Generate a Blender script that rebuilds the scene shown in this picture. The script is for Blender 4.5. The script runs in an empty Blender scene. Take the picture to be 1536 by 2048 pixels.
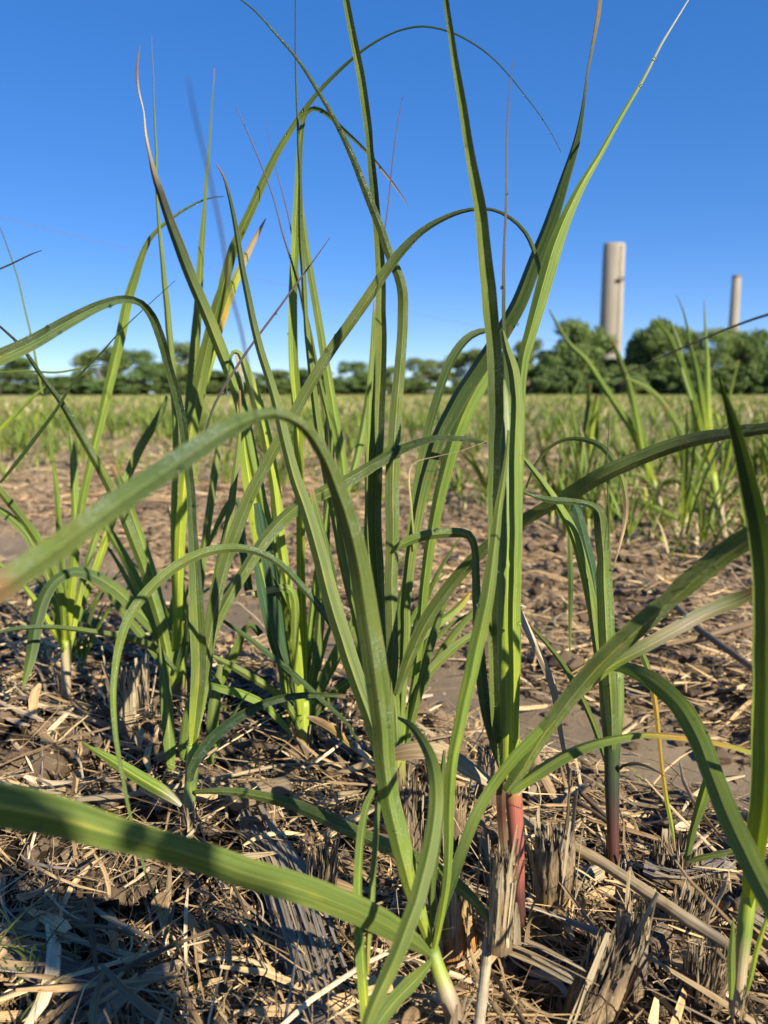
import bpy, math, random
import numpy as np
from mathutils import Vector, Matrix
random.seed(7); rng = np.random.default_rng(7)
sc = bpy.context.scene
C = sc.collection

# ------------------------------------------------------------------ camera, sky, sun, exposure
F, PITCH, CAMH = 1539.0, math.radians(8.83), 0.50
cam_d = bpy.data.cameras.new('camera'); cam = bpy.data.objects.new('camera', cam_d); C.objects.link(cam)
cam.location = (0, 0, CAMH); cam.rotation_euler = (math.pi/2 - PITCH, 0, 0)
cam_d.sensor_fit = 'VERTICAL'; cam_d.sensor_height = 34.6; cam_d.lens = 26.0
cam_d.clip_start = 0.02; cam_d.clip_end = 2000
cam_d.dof.use_dof = True; cam_d.dof.focus_distance = 0.76; cam_d.dof.aperture_fstop = 5.8
sc.camera = cam
SUN_AZ, SUN_EL = math.radians(140), math.radians(31)      # azimuth clockwise from +Y
w = bpy.data.worlds.new('World'); sc.world = w; w.use_nodes = True
nt = w.node_tree; sky = nt.nodes.new('ShaderNodeTexSky'); sky.sky_type = 'NISHITA'
sky.sun_disc = False; sky.sun_elevation = SUN_EL; sky.sun_rotation = SUN_AZ
sky.altitude = 0; sky.air_density = 0.5; sky.dust_density = 0.0; sky.ozone_density = 3.0
bg = nt.nodes['Background']; hs = nt.nodes.new('ShaderNodeHueSaturation'); hs.inputs['Saturation'].default_value = 1.8; hs.inputs['Hue'].default_value = .5155; hs.inputs['Value'].default_value = 1.46; gm = nt.nodes.new('ShaderNodeGamma'); gm.inputs[1].default_value = .52; nt.links.new(sky.outputs[0], gm.inputs[0]); nt.links.new(gm.outputs[0], hs.inputs['Color'])
nt.links.new(hs.outputs[0], bg.inputs[0]); bg.inputs[1].default_value = 0.13
sl = bpy.data.lights.new('sun', 'SUN'); sl.energy = 5.0; sl.angle = math.radians(0.53); sl.color = (1.0, 0.91, 0.74)
so = bpy.data.objects.new('sun', sl); C.objects.link(so)
SD = Vector((math.sin(SUN_AZ)*math.cos(SUN_EL), math.cos(SUN_AZ)*math.cos(SUN_EL), math.sin(SUN_EL)))
so.rotation_euler = SD.to_track_quat('Z', 'Y').to_euler(); so.location = SD*50
sc.view_settings.view_transform = 'Standard'; sc.view_settings.look = 'None'
sc.view_settings.exposure = 1.05; sc.view_settings.gamma = 1.0
sc.cycles.max_bounces = 8; sc.cycles.transparent_max_bounces = 8

FW = Vector((0, math.cos(PITCH), -math.sin(PITCH))); UP = Vector((0, math.sin(PITCH), math.cos(PITCH)))
CP = Vector((0, 0, CAMH))
def at(px, py, d):
    px, py, d = float(px), float(py), float(d)
    return CP + d*(FW + Vector((1, 0, 0))*((px-768)/F) - UP*((py-1024)/F))
def gd(px, py, z=0.0):                       # depth at which the ray meets the height z
    dirz = FW.z - UP.z*((py-1024)/F)
    return (z-CAMH)/dirz

# ------------------------------------------------------------------ noise and terrain
_T = rng.random((256, 256))
def vnoise(x, y, s, o=0):
    x = np.asarray(x)/s + 37.7*o + 500; y = np.asarray(y)/s + 91.3*o + 500
    xi = np.floor(x).astype(int); yi = np.floor(y).astype(int); fx = x-xi; fy = y-yi
    fx = fx*fx*(3-2*fx); fy = fy*fy*(3-2*fy)
    a = _T[xi & 255, yi & 255]; b = _T[(xi+1) & 255, yi & 255]; c = _T[xi & 255, (yi+1) & 255]; d = _T[(xi+1) & 255, (yi+1) & 255]
    return (a*(1-fx)+b*fx)*(1-fy) + (c*(1-fx)+d*fx)*fy - 0.5
NX, NY = 0.67, 0.742                         # across the rows
ROW = 1.85
def row_s(x, y): return NX*np.asarray(x) + NY*np.asarray(y)
def furrow(x, y):                            # 1 in the wheel furrow, 0 on the bed
    s = row_s(x, y) + 0.10*vnoise(x, y, 0.6, 5)
    k = np.abs((s-1.12+ROW/2) % ROW - ROW/2)
    return 1/(1+np.exp((k-0.165)/0.025))
def hgt(x, y):
    x = np.asarray(x, float); y = np.asarray(y, float)
    f = furrow(x, y); r = np.hypot(x, y)
    bed = 0.06*vnoise(x, y, .22, 1) + 0.040*vnoise(x, y, .085, 2) + 0.030*vnoise(x, y, .035, 3) + 0.012*vnoise(x, y, .015, 4) + .018*np.cos((row_s(x, y)-.45)*2*np.pi/ROW)
    fur = -0.095 + 0.014*vnoise(x, y, .25, 6) + 0.005*vnoise(x, y, .05, 7)
    fade = np.clip(1.6-r/12, 0.25, 1)
    h = (bed*(1-f) + fur*f)*fade
    return h - 0.02*(1-f)
def H(x, y): return float(hgt(x, y))

# ------------------------------------------------------------------ object helpers
def tag(o, label=None, cat=None, group=None, kind=None):
    if label: o['label'] = label
    if cat: o['category'] = cat
    if group: o['group'] = group
    if kind: o['kind'] = kind
    return o
def empty(name, loc, label, cat, group=None):
    o = bpy.data.objects.new(name, None); C.objects.link(o); o.location = loc; o.empty_display_size = 0.02
    return tag(o, label, cat, group)
def mesh_obj(name, V, Fc, mat, parent=None, col=None, luv=None, smooth=True):
    """Fc: (n,4) or (n,3) int array, or a list of such arrays; world coordinates, kept when parented"""
    me = bpy.data.meshes.new(name)
    V = np.asarray(V, dtype=np.float32)
    if parent is not None:
        V = V - np.array(parent_world(parent), dtype=np.float32)
    arrs = Fc if isinstance(Fc, list) else [Fc]
    arrs = [np.asarray(a, dtype=np.int32) for a in arrs if len(a)]
    idx = np.concatenate([a.ravel() for a in arrs]); tot = np.concatenate([np.full(len(a), a.shape[1], dtype=np.int32) for a in arrs])
    me.vertices.add(len(V)); me.vertices.foreach_set('co', V.ravel())
    me.loops.add(len(idx)); me.loops.foreach_set('vertex_index', idx)
    me.polygons.add(len(tot)); st = np.zeros(len(tot), dtype=np.int32); st[1:] = np.cumsum(tot)[:-1]
    me.polygons.foreach_set('loop_start', st); me.polygons.foreach_set('loop_total', tot)
    me.polygons.foreach_set('use_smooth', np.full(len(tot), smooth))
    me.update(calc_edges=True)
    if col is not None:
        a = me.attributes.new('Col', 'FLOAT_COLOR', 'POINT'); c4 = np.ones((len(V), 4), dtype=np.float32); c4[:, :3] = col
        a.data.foreach_set('color', c4.ravel())
    if luv is not None:
        a = me.attributes.new('luv', 'FLOAT_VECTOR', 'POINT'); a.data.foreach_set('vector', np.asarray(luv, dtype=np.float32).ravel())
    me.materials.append(mat)
    o = bpy.data.objects.new(name, me); C.objects.link(o)
    if parent is not None: o.parent = parent
    return o
def parent_world(p):
    v = Vector((0, 0, 0))
    while p is not None: v += p.location; p = p.parent
    return v

# ------------------------------------------------------------------ materials
def newmat(name):
    m = bpy.data.materials.new(name); m.use_nodes = True; n = m.node_tree; n.nodes.clear()
    out = n.nodes.new('ShaderNodeOutputMaterial'); return m, n, out
def N(n, t, **kw):
    x = n.nodes.new(t)
    for k, v in kw.items():
        if hasattr(x, k): setattr(x, k, v)
    return x
def math_(n, op, a, b=None, c=None):
    x = n.nodes.new('ShaderNodeMath'); x.operation = op
    for i, v in enumerate((a, b, c)):
        if v is None: continue
        if isinstance(v, (int, float)): x.inputs[i].default_value = v
        else: n.links.new(v, x.inputs[i])
    return x.outputs[0]
def mixc(n, f, a, b, mode='MIX'):
    x = n.nodes.new('ShaderNodeMix'); x.data_type = 'RGBA'; x.blend_type = mode
    for s, v in ((0, f), (6, a), (7, b)):
        if isinstance(v, (int, float)): x.inputs[s].default_value = v
        elif isinstance(v, tuple): x.inputs[s].default_value = (*v, 1)
        else: n.links.new(v, x.inputs[s])
    return x.outputs[2]
def noise(n, vec, scale, detail=2, rough=.5):
    x = n.nodes.new('ShaderNodeTexNoise'); x.inputs['Scale'].default_value = scale; x.inputs['Detail'].default_value = detail
    x.inputs['Roughness'].default_value = rough
    if vec is not None: n.links.new(vec, x.inputs['Vector'])
    return x.outputs['Fac']
def mapr(n, v, a, b, c, d):
    x = n.nodes.new('ShaderNodeMapRange'); n.links.new(v, x.inputs[0])
    for i, k in enumerate((a, b, c, d)): x.inputs[i+1].default_value = k
    return x.outputs[0]
def comb(n, x, y, z):
    c = n.nodes.new('ShaderNodeCombineXYZ')
    for i, v in enumerate((x, y, z)):
        if isinstance(v, (int, float)): c.inputs[i].default_value = v
        else: n.links.new(v, c.inputs[i])
    return c.outputs[0]
def bump(n, h, dist, strength=1.0):
    b = n.nodes.new('ShaderNodeBump'); b.inputs['Distance'].default_value = dist; b.inputs['Strength'].default_value = strength
    n.links.new(h, b.inputs['Height']); return b.outputs[0]
def attr_luv(n):
    a = n.nodes.new('ShaderNodeAttribute'); a.attribute_name = 'luv'; s = n.nodes.new('ShaderNodeSeparateXYZ')
    n.links.new(a.outputs['Vector'], s.inputs[0]); return s.outputs
def attr_col(n):
    a = n.nodes.new('ShaderNodeAttribute'); a.attribute_name = 'Col'; return a.outputs['Color']

def leaf_material(name, trans=.2, rough=.56, dew=False):
    m, n, out = newmat(name); u, v, r = attr_luv(n); col = attr_col(n)
    st = noise(n, comb(n, math_(n, 'MULTIPLY', u, 30), math_(n, 'MULTIPLY', v, 4), math_(n, 'MULTIPLY', r, 50)), 1, 2)
    st2 = noise(n, comb(n, math_(n, 'MULTIPLY', u, 3.2), math_(n, 'MULTIPLY', v, 22), math_(n, 'MULTIPLY', r, 71)), 1, 3)
    c = mixc(n, 1.0, col, mixc(n, mapr(n, st, .3, .7, 0, 1), (.48, .58, .42), (1.36, 1.3, 1.45)), 'MULTIPLY')
    c = mixc(n, mapr(n, st2, .52, .8, 0, .75), c, mixc(n, 1.0, c, (1.9, 1.45, 1.1), 'MULTIPLY'))
    du = math_(n, 'ABSOLUTE', math_(n, 'SUBTRACT', u, 0.5))
    mid = mapr(n, du, .022, .045, 1, 0)
    c = mixc(n, math_(n, 'MULTIPLY', mid, .7), c, mixc(n, 1.0, c, (2.2, 1.8, 2.0), 'MULTIPLY'))
    spot = noise(n, comb(n, math_(n, 'MULTIPLY', u, 9), math_(n, 'MULTIPLY', v, 120), math_(n, 'MULTIPLY', r, 13)), 1, 2)
    c = mixc(n, mapr(n, spot, .66, .72, 0, .7), c, (.17, .085, .03))
    edge = mapr(n, du, .455, .5, 0, .5)
    c = mixc(n, edge, c, (.24, .235, .09))
    g = n.nodes.new('ShaderNodeNewGeometry')
    if dew:
        bead = mapr(n, noise(n, g.outputs['Position'], 1100, 1, .5), .60, .66, 0, .75)
        patch = math_(n, 'MULTIPLY', mapr(n, noise(n, g.outputs['Position'], 45, 3, .6), .44, .58, .08, 1), mapr(n, u, .42, .55, 1, .22))
        c = mixc(n, math_(n, 'MULTIPLY', bead, patch), c, (.38, .43, .39))
        c = mixc(n, math_(n, 'MULTIPLY', patch, .05), c, (.26, .31, .26))
    p = N(n, 'ShaderNodeBsdfPrincipled'); n.links.new(c, p.inputs['Base Color']); p.inputs['Roughness'].default_value = rough
    p.inputs['Specular IOR Level'].default_value = .22
    fine = noise(n, g.outputs['Position'], 2600 if dew else 900, 2, .6)
    hh = math_(n, 'ADD', math_(n, 'MULTIPLY', st, .5), math_(n, 'MULTIPLY', fine, 1.2 if dew else .25))
    n.links.new(bump(n, hh, 0.0007 if dew else .0005, .9 if dew else .85), p.inputs['Normal'])
    t = n.nodes.new('ShaderNodeBsdfTranslucent'); n.links.new(mixc(n, 1.0, c, (1.5, 1.6, .6), 'MULTIPLY'), t.inputs[0])
    mx = n.nodes.new('ShaderNodeMixShader'); mx.inputs[0].default_value = trans
    n.links.new(p.outputs[0], mx.inputs[1]); n.links.new(t.outputs[0], mx.inputs[2]); n.links.new(mx.outputs[0], out.inputs[0])
    return m
def straw_material():
    m, n, out = newmat('straw'); u, v, r = attr_luv(n); col = attr_col(n)
    st = noise(n, comb(n, math_(n, 'MULTIPLY', u, 9), math_(n, 'MULTIPLY', v, 14), math_(n, 'MULTIPLY', r, 90)), 1, 3, .6)
    bl = noise(n, comb(n, math_(n, 'MULTIPLY', u, 1.5), math_(n, 'MULTIPLY', v, 45), math_(n, 'MULTIPLY', r, 31)), 1, 2)
    c = mixc(n, 1.0, col, mixc(n, mapr(n, st, .3, .7, 0, 1), (.5, .47, .44), (1.25, 1.22, 1.15)), 'MULTIPLY')
    c = mixc(n, mapr(n, bl, .56, .72, 0, .7), c, mixc(n, 1.0, c, (.45, .36, .28), 'MULTIPLY'))
    p = N(n, 'ShaderNodeBsdfPrincipled'); n.links.new(c, p.inputs['Base Color']); p.inputs['Roughness'].default_value = .62
    p.inputs['Specular IOR Level'].default_value = .3
    n.links.new(bump(n, st, .0008, .8), p.inputs['Normal']); n.links.new(p.outputs[0], out.inputs[0])
    return m
def fibre_material():                         # weathered cane wood
    m, n, out = newmat('weathered_cane'); u, v, r = attr_luv(n); col = attr_col(n)
    st = noise(n, comb(n, math_(n, 'MULTIPLY', u, 46), math_(n, 'MULTIPLY', v, 16), math_(n, 'MULTIPLY', r, 40)), 1, 4, .65)
    bl = noise(n, comb(n, math_(n, 'MULTIPLY', u, 6), math_(n, 'MULTIPLY', v, 40), math_(n, 'MULTIPLY', r, 40)), 1, 4, .6)
    c = mixc(n, 1.0, col, mixc(n, mapr(n, st, .3, .7, 0, 1), (.30, .26, .22), (1.35, 1.3, 1.2)), 'MULTIPLY')
    c = mixc(n, mapr(n, bl, .52, .66, 0, .8), c, (.09, .055, .03))
    p = N(n, 'ShaderNodeBsdfPrincipled'); n.links.new(c, p.inputs['Base Color']); p.inputs['Roughness'].default_value = .75
    n.links.new(bump(n, math_(n, 'ADD', st, bl), .002, .9), p.inputs['Normal']); n.links.new(p.outputs[0], out.inputs[0])
    return m
def simple(name, col, rough=.6, nscale=None, amt=.3, bd=0, metal=0):
    m, n, out = newmat(name); p = N(n, 'ShaderNodeBsdfPrincipled'); p.inputs['Roughness'].default_value = rough; p.inputs['Metallic'].default_value = metal
    if nscale:
        g = n.nodes.new('ShaderNodeTexCoord'); f = noise(n, g.outputs['Object'], nscale, 4, .6)
        a = tuple(x*(1-amt) for x in col); b = tuple(min(1, x*(1+amt)) for x in col)
        n.links.new(mixc(n, mapr(n, f, .3, .7, 0, 1), a, b), p.inputs['Base Color'])
        if bd: n.links.new(bump(n, f, bd), p.inputs['Normal'])
    else: p.inputs['Base Color'].default_value = (*col, 1)
    n.links.new(p.outputs[0], out.inputs[0]); return m
def water_material():
    m, n, out = newmat('water_drop'); g = n.nodes.new('ShaderNodeBsdfGlass'); g.inputs['IOR'].default_value = 1.33; g.inputs['Roughness'].default_value = 0
    n.links.new(g.outputs[0], out.inputs[0]); return m
def stem_material():
    m, n, out = newmat('cane_stem'); u, v, r = attr_luv(n); col = attr_col(n)
    st = noise(n, comb(n, math_(n, 'MULTIPLY', u, 40), math_(n, 'MULTIPLY', v, 8), r), 1, 2)
    bl = noise(n, comb(n, math_(n, 'MULTIPLY', u, 5), math_(n, 'MULTIPLY', v, 90), r), 1, 3)
    c = mixc(n, 1.0, col, mixc(n, mapr(n, st, .3, .7, 0, 1), (.7, .7, .7), (1.2, 1.2, 1.2)), 'MULTIPLY')
    c = mixc(n, mapr(n, bl, .58, .75, 0, .5), c, mixc(n, 1.0, c, (.5, .5, .4), 'MULTIPLY'))
    p = N(n, 'ShaderNodeBsdfPrincipled'); n.links.new(c, p.inputs['Base Color']); p.inputs['Roughness'].default_value = .5
    n.links.new(bump(n, st, .0004, .7), p.inputs['Normal']); n.links.new(p.outputs[0], out.inputs[0]); return m
def ground_material():
    m, n, out = newmat('soil'); g = n.nodes.new('ShaderNodeNewGeometry'); pos = g.outputs['Position']
    a = n.nodes.new('ShaderNodeAttribute'); a.attribute_name = 'Col'; s = n.nodes.new('ShaderNodeSeparateColor'); n.links.new(a.outputs['Color'], s.inputs[0])
    fur, dist = s.outputs[0], s.outputs[1]
    n1 = noise(n, pos, 38, 6, .65); n2 = noise(n, pos, 210, 4, .6); n3 = noise(n, pos, 3.5, 3)
    # straw bits pressed in the soil: stretched noise in two directions
    sx = n.nodes.new('ShaderNodeSeparateXYZ'); n.links.new(pos, sx.inputs[0])
    f1 = noise(n, comb(n, math_(n, 'MULTIPLY', sx.outputs[0], 22), math_(n, 'MULTIPLY', sx.outputs[1], 150), 0), 1, 3, .6)
    f2 = noise(n, comb(n, math_(n, 'MULTIPLY', sx.outputs[0], 160), math_(n, 'MULTIPLY', sx.outputs[1], 26), 3), 1, 3, .6)
    fib = math_(n, 'MAXIMUM', f1, f2)
    soil = mixc(n, mapr(n, n1, .35, .68, 0, 1), (.055, .038, .023), (.25, .175, .105))
    soil = mixc(n, s.outputs[2], mixc(n, mapr(n, fib, .58, .68, 0, .75), mixc(n, 1.0, soil, (1.5, 1.5, 1.5), 'MULTIPLY'), (.46, .36, .22)), mixc(n, 1.0, soil, (.13, .12, .11), 'MULTIPLY'))  # near bed soil darkened to paint the shade in the straw gaps
    mud = mixc(n, mapr(n, n3, .35, .65, 0, 1), (.135, .100, .064), (.20, .152, .098))
    mud = mixc(n, mapr(n, n2, .45, .7, 0, .4), mud, (.26, .20, .13))
    c = mixc(n, fur, soil, mud)
    far = mixc(n, mapr(n, noise(n, pos, 1.1, 5, .6), .35, .65, 0, 1), (.14, .145, .055), (.32, .27, .15))
    c = mixc(n, dist, c, far)
    p = N(n, 'ShaderNodeBsdfPrincipled'); n.links.new(c, p.inputs['Base Color'])
    n.links.new(math_(n, 'SUBTRACT', .9, math_(n, 'MULTIPLY', fur, .25)), p.inputs['Roughness'])
    p.inputs['Specular IOR Level'].default_value = .2
    hh = math_(n, 'ADD', math_(n, 'MULTIPLY', n1, .012), math_(n, 'MULTIPLY', n2, .004))
    hh = math_(n, 'MULTIPLY', hh, math_(n, 'SUBTRACT', 1.05, math_(n, 'MULTIPLY', fur, .85)))
    n.links.new(bump(n, hh, 1.0, .9), p.inputs['Normal']); n.links.new(p.outputs[0], out.inputs[0]); return m
def crown_material():
    m, n, out = newmat('foliage'); col = attr_col(n)
    oi = n.nodes.new('ShaderNodeObjectInfo')
    c = mixc(n, oi.outputs['Random'], mixc(n, 1.0, col, (.85, .95, .9), 'MULTIPLY'), mixc(n, 1.0, col, (1.2, 1.08, .95), 'MULTIPLY'))
    p = N(n, 'ShaderNodeBsdfPrincipled'); n.links.new(c, p.inputs['Base Color']); p.inputs['Roughness'].default_value = .6; p.inputs['Specular IOR Level'].default_value = .25
    t = n.nodes.new('ShaderNodeBsdfTranslucent'); n.links.new(mixc(n, 1.0, c, (1.3, 1.5, .6), 'MULTIPLY'), t.inputs[0])
    mx = n.nodes.new('ShaderNodeMixShader'); mx.inputs[0].default_value = .3
    n.links.new(p.outputs[0], mx.inputs[1]); n.links.new(t.outputs[0], mx.inputs[2]); n.links.new(mx.outputs[0], out.inputs[0]); return m

M_LEAF = leaf_material('cane_leaf'); M_DEW = leaf_material('dewy_cane_leaf', .12, .38, True)
M_STRAW = straw_material(); M_FIB = fibre_material(); M_STEM = stem_material(); M_SOIL = ground_material()
M_WATER = water_material(); M_CROWN = crown_material(); M_BARK = simple('bark', (.16, .12, .09), .9, 2, .4)

# ------------------------------------------------------------------ ground: one sheet to the horizon
def build_ground():
    n = 900; t = np.linspace(-1, 1, n); a = 7.6; c = .4
    xs = c*np.sinh(a*t); ys = .75 + c*np.sinh(a*t)
    X, Y = np.meshgrid(xs, ys); Z = hgt(X, Y)
    V = np.stack([X.ravel(), Y.ravel(), Z.ravel()], 1)
    i = np.arange(n*n).reshape(n, n)
    Fq = np.stack([i[:-1, :-1].ravel(), i[:-1, 1:].ravel(), i[1:, 1:].ravel(), i[1:, :-1].ravel()], 1)
    col = np.zeros((n*n, 3)); col[:, 0] = furrow(X, Y).ravel(); col[:, 1] = np.clip((np.hypot(X, Y).ravel()-4)/14, 0, 1)
    col[:, 0] *= np.clip(1.3-np.hypot(X, Y).ravel()/25, 0, 1)
    S_ = row_s(X, Y).ravel(); col[:, 2] = np.clip((.86-S_+.12*vnoise(X, Y, .12, 9).ravel())/.12, 0, 1)*np.clip((2.2-np.hypot(X, Y).ravel())/.5, 0, 1)*np.clip((Y.ravel()-.05)/.2, 0, 1)  # blue: where the straw gap shade is painted into the soil
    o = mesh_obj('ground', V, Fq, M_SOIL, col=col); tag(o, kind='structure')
build_ground()

# ------------------------------------------------------------------ ribbons
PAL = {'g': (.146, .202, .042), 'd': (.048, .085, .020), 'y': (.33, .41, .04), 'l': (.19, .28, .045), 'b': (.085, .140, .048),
       't': (.42, .33, .20), 'w': (.62, .54, .38), 'p': (.15, .12, .13), 'o': (.42, .28, .05), 'k': (.04, .045, .03),
       'n': (.22, .15, .08), 's': (.50, .40, .25), 'a': (.30, .25, .18), 'e': (.055, .115, .050), 'r': (.42, .125, .085), 'm': (.10, .035, .028)}
for _k in PAL: PAL[_k] = tuple(v*(.84 if _k in 'tws' else .74) for v in PAL[_k])
def palette(keys, t, jit=.0):
    ks = np.array([PAL[k] for k in keys], float)
    if len(ks) == 1: ks = np.repeat(ks, 2, 0)
    x = np.clip(t, 0, 1)*(len(ks)-1); i = np.minimum(x.astype(int), len(ks)-2); f = (x-i)[:, None]
    c = ks[i]*(1-f)+ks[i+1]*f
    c = c*(1+jit*(random.random()*2-1))
    if jit > .07 and random.random() < .3:
        k_ = np.clip((t-(1-.02-.07*random.random()))/.03, 0, 1)[:, None]; c = c*(1-k_)+np.array((.22, .13, .06))*k_
    return c
def catmull(P, seg_len):
    P = np.asarray(P, float)
    out = []; n = len(P)
    E = np.vstack([2*P[0]-P[1], P, 2*P[-1]-P[-2]])
    for i in range(n-1):
        p0, p1, p2, p3 = E[i], E[i+1], E[i+2], E[i+3]
        L = np.hypot(*(p2-p1)[:2]); k = max(2, int(L/seg_len))
        d0 = max(np.hypot(*(p1-p0)[:2]), 1e-3)**.5; d1 = max(L, 1e-3)**.5; d2 = max(np.hypot(*(p3-p2)[:2]), 1e-3)**.5
        m1 = (p1-p0)/d0-(p2-p0)/(d0+d1)+(p2-p1)/d1; m2 = (p2-p1)/d1-(p3-p1)/(d1+d2)+(p3-p2)/d2
        m1 *= d1; m2 *= d1
        for t in np.linspace(0, 1, k, endpoint=False):
            t2 = t*t; t3 = t2*t
            out.append((2*t3-3*t2+1)*p1+(t3-2*t2+t)*m1+(-2*t3+3*t2)*p2+(t3-t2)*m2)
    out.append(P[-1]); return np.array(out)
def ribbon_geo(P, W, S0=None, roll=0, twist=0, fold=.35, cross=5, view=None, up=None, seed=0):
    """P (n,3) centre line, W (n) full widths in metres; returns verts, faces, luv"""
    n = len(P); T = np.gradient(P, axis=0); T /= np.linalg.norm(T, axis=1)[:, None]+1e-12
    if view is not None: R = P-np.array(view)
    else: R = np.tile(np.array(up, float), (n, 1))
    S = np.cross(T, R); S /= np.linalg.norm(S, axis=1)[:, None]+1e-12
    Nn = np.cross(S, T)
    a = roll+twist*np.linspace(0, 1, n); ca = np.cos(a)[:, None]; sa = np.sin(a)[:, None]
    S2 = S*ca+Nn*sa; N2 = Nn*ca-S*sa
    us = np.array([-1, -.55, -.07, 0, .07, .55, 1]) if cross == 7 else np.linspace(-1, 1, cross); V = []; L = []
    Ls = np.concatenate([[0], np.cumsum(np.linalg.norm(np.diff(P, axis=0), axis=1))])
    for u in us:
        off = N2*(fold*(abs(u) if cross == 7 else abs(u)**1.3)*W[:, None]*.5)
        V.append(P+S2*(u*W[:, None]*.5/math.sqrt(1+.3*fold*fold))+off)
        L.append(np.stack([np.full(n, (u+1)/2), Ls, np.full(n, seed % 1.0)], 1))
    V = np.stack(V, 1).reshape(-1, 3); L = np.stack(L, 1).reshape(-1, 3)
    i = np.arange(n*cross).reshape(n, cross)
    Fq = np.stack([i[:-1, :-1].ravel(), i[:-1, 1:].ravel(), i[1:, 1:].ravel(), i[1:, :-1].ravel()], 1)
    return V, Fq, L
ICO_V = None
def ico():
    global ICO_V, ICO_F
    if ICO_V is None:
        import bmesh
        bm = bmesh.new(); bmesh.ops.create_icosphere(bm, subdivisions=1, radius=1); bm.verts.ensure_lookup_table()
        ICO_V = np.array([v.co[:] for v in bm.verts]); ICO_F = np.array([[v.index for v in f.verts] for f in bm.faces]); bm.free()
    return ICO_V, ICO_F
def balls(name, cs, rs, parent, kind=None):
    v, f = ico(); cs = np.asarray(cs); rs = np.asarray(rs)
    V = (cs[:, None, :]+v[None]*rs[:, None, None]).reshape(-1, 3)
    Fc = (f[None]+np.arange(len(cs))[:, None, None]*len(v)).reshape(-1, 3)
    o = mesh_obj(name, V, Fc, M_WATER, parent)
    if kind: o['kind'] = kind
    return o
def parse(spec):
    return [tuple(float(a) for a in s.split(',')) for s in spec.split()]
def leaf(parent, spec, d, col='g', roll=None, twist=0, fold=.35, dew=0, drops=0, name='leaf', mat=None, ws=.68):
    pts = parse(spec); n = len(pts); d = [d] if not isinstance(d, (list, tuple)) else list(d)
    ds = np.interp(np.linspace(0, 1, n), np.linspace(0, 1, len(d)), d) if len(d) > 1 else np.full(n, d[0])
    A = catmull([(p[0], p[1], p[2], ds[i]) for i, p in enumerate(pts)], 14)
    jx = random.random()*99; q_ = np.arange(len(A)); e_ = np.clip(q_/6, 0, 1)
    A[:, 0] += e_*(5*vnoise(q_*1., q_*0+jx, 11)+2*vnoise(q_*1., q_*0+jx, 3.5, 2)); A[:, 1] += e_*4*vnoise(q_*1., q_*0+jx, 9, 3)
    P = np.array([at(a[0], a[1], a[3])[:] for a in A]); n = len(A)
    if roll is None: roll = random.uniform(-.45, .45)
    W = np.maximum(A[:, 2]*ws, .7)*A[:, 3]/F/max(.5, math.cos(roll))
    jw = 1+.05*np.array(vnoise(np.arange(n)*1.0, np.full(n, random.random()*99), 7)); W = W*jw
    for _k in range(random.choice((0, 0, 1, 1, 2, 3))):
        c_ = random.uniform(.15, .97)*n; W = W*(1-random.uniform(.05, .22)*np.exp(-((np.arange(n)-c_)/random.uniform(.5, 2.0))**2))
    sd = random.random()
    V, Fq, L = ribbon_geo(P, W, roll=roll, twist=twist, fold=fold*1.35, cross=7, view=CP, seed=sd)
    t = np.repeat(np.linspace(0, 1, n), 7)
    o = mesh_obj(name, V, Fq, mat or (M_DEW if dew else M_LEAF), parent, col=palette(col, t, .08), luv=L)
    if dew:
        k = int(dew); ii = np.random.default_rng(int(sd*1e6)); r = ii.random((k, 3))
        j = np.minimum((r[:, 0]*(n-1)).astype(int), n-2); q = np.minimum((r[:, 1]*6).astype(int), 5); fx = (r[:, 1]*6-q)[:, None]
        G = V.reshape(n, 7, 3); fr = ii.random((k, 1))
        c = (G[j, q]*(1-fx)+G[j, q+1]*fx)*(1-fr)+(G[j+1, q]*(1-fx)+G[j+1, q+1]*fx)*fr
        rad = .00022+.0005*r[:, 2]**4
        ok = W[j] > .004
        vd = (np.array(CP)-c); vd /= np.linalg.norm(vd, axis=1)[:, None]
        if ok.sum() > 3: balls('dew', (c+vd*rad[:, None]*.6)[ok], rad[ok], o, 'stuff')
    for _ in range(drops):
        j = random.randint(n//6, n-2); side = random.choice((0, 6, 1, 5)); q = V.reshape(n, 7, 3)[j, side]
        rr = random.uniform(.0010, .0020)
        vd = (CP-Vector(q)).normalized()
        b = balls('water_drop', [np.array(q)+np.array(vd)*rr*.5-np.array((0, 0, rr*.6))], [rr], o)
    return o
def tube(parent, name, pts, d, col, mat=None, cross=14, squash=1.0):
    pts = parse(pts) if isinstance(pts, str) else pts; n = len(pts); d = [d] if not isinstance(d, (list, tuple)) else list(d)
    ds = np.interp(np.linspace(0, 1, n), np.linspace(0, 1, len(d)), d) if len(d) > 1 else np.full(n, d[0])
    A = catmull([(p[0], p[1], p[2], ds[i]) for i, p in enumerate(pts)], 12)
    P = np.array([at(a[0], a[1], a[3])[:] for a in A]); R = A[:, 2]*A[:, 3]/F*.5
    return tube3(parent, name, P, R, col, mat, cross)
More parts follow.
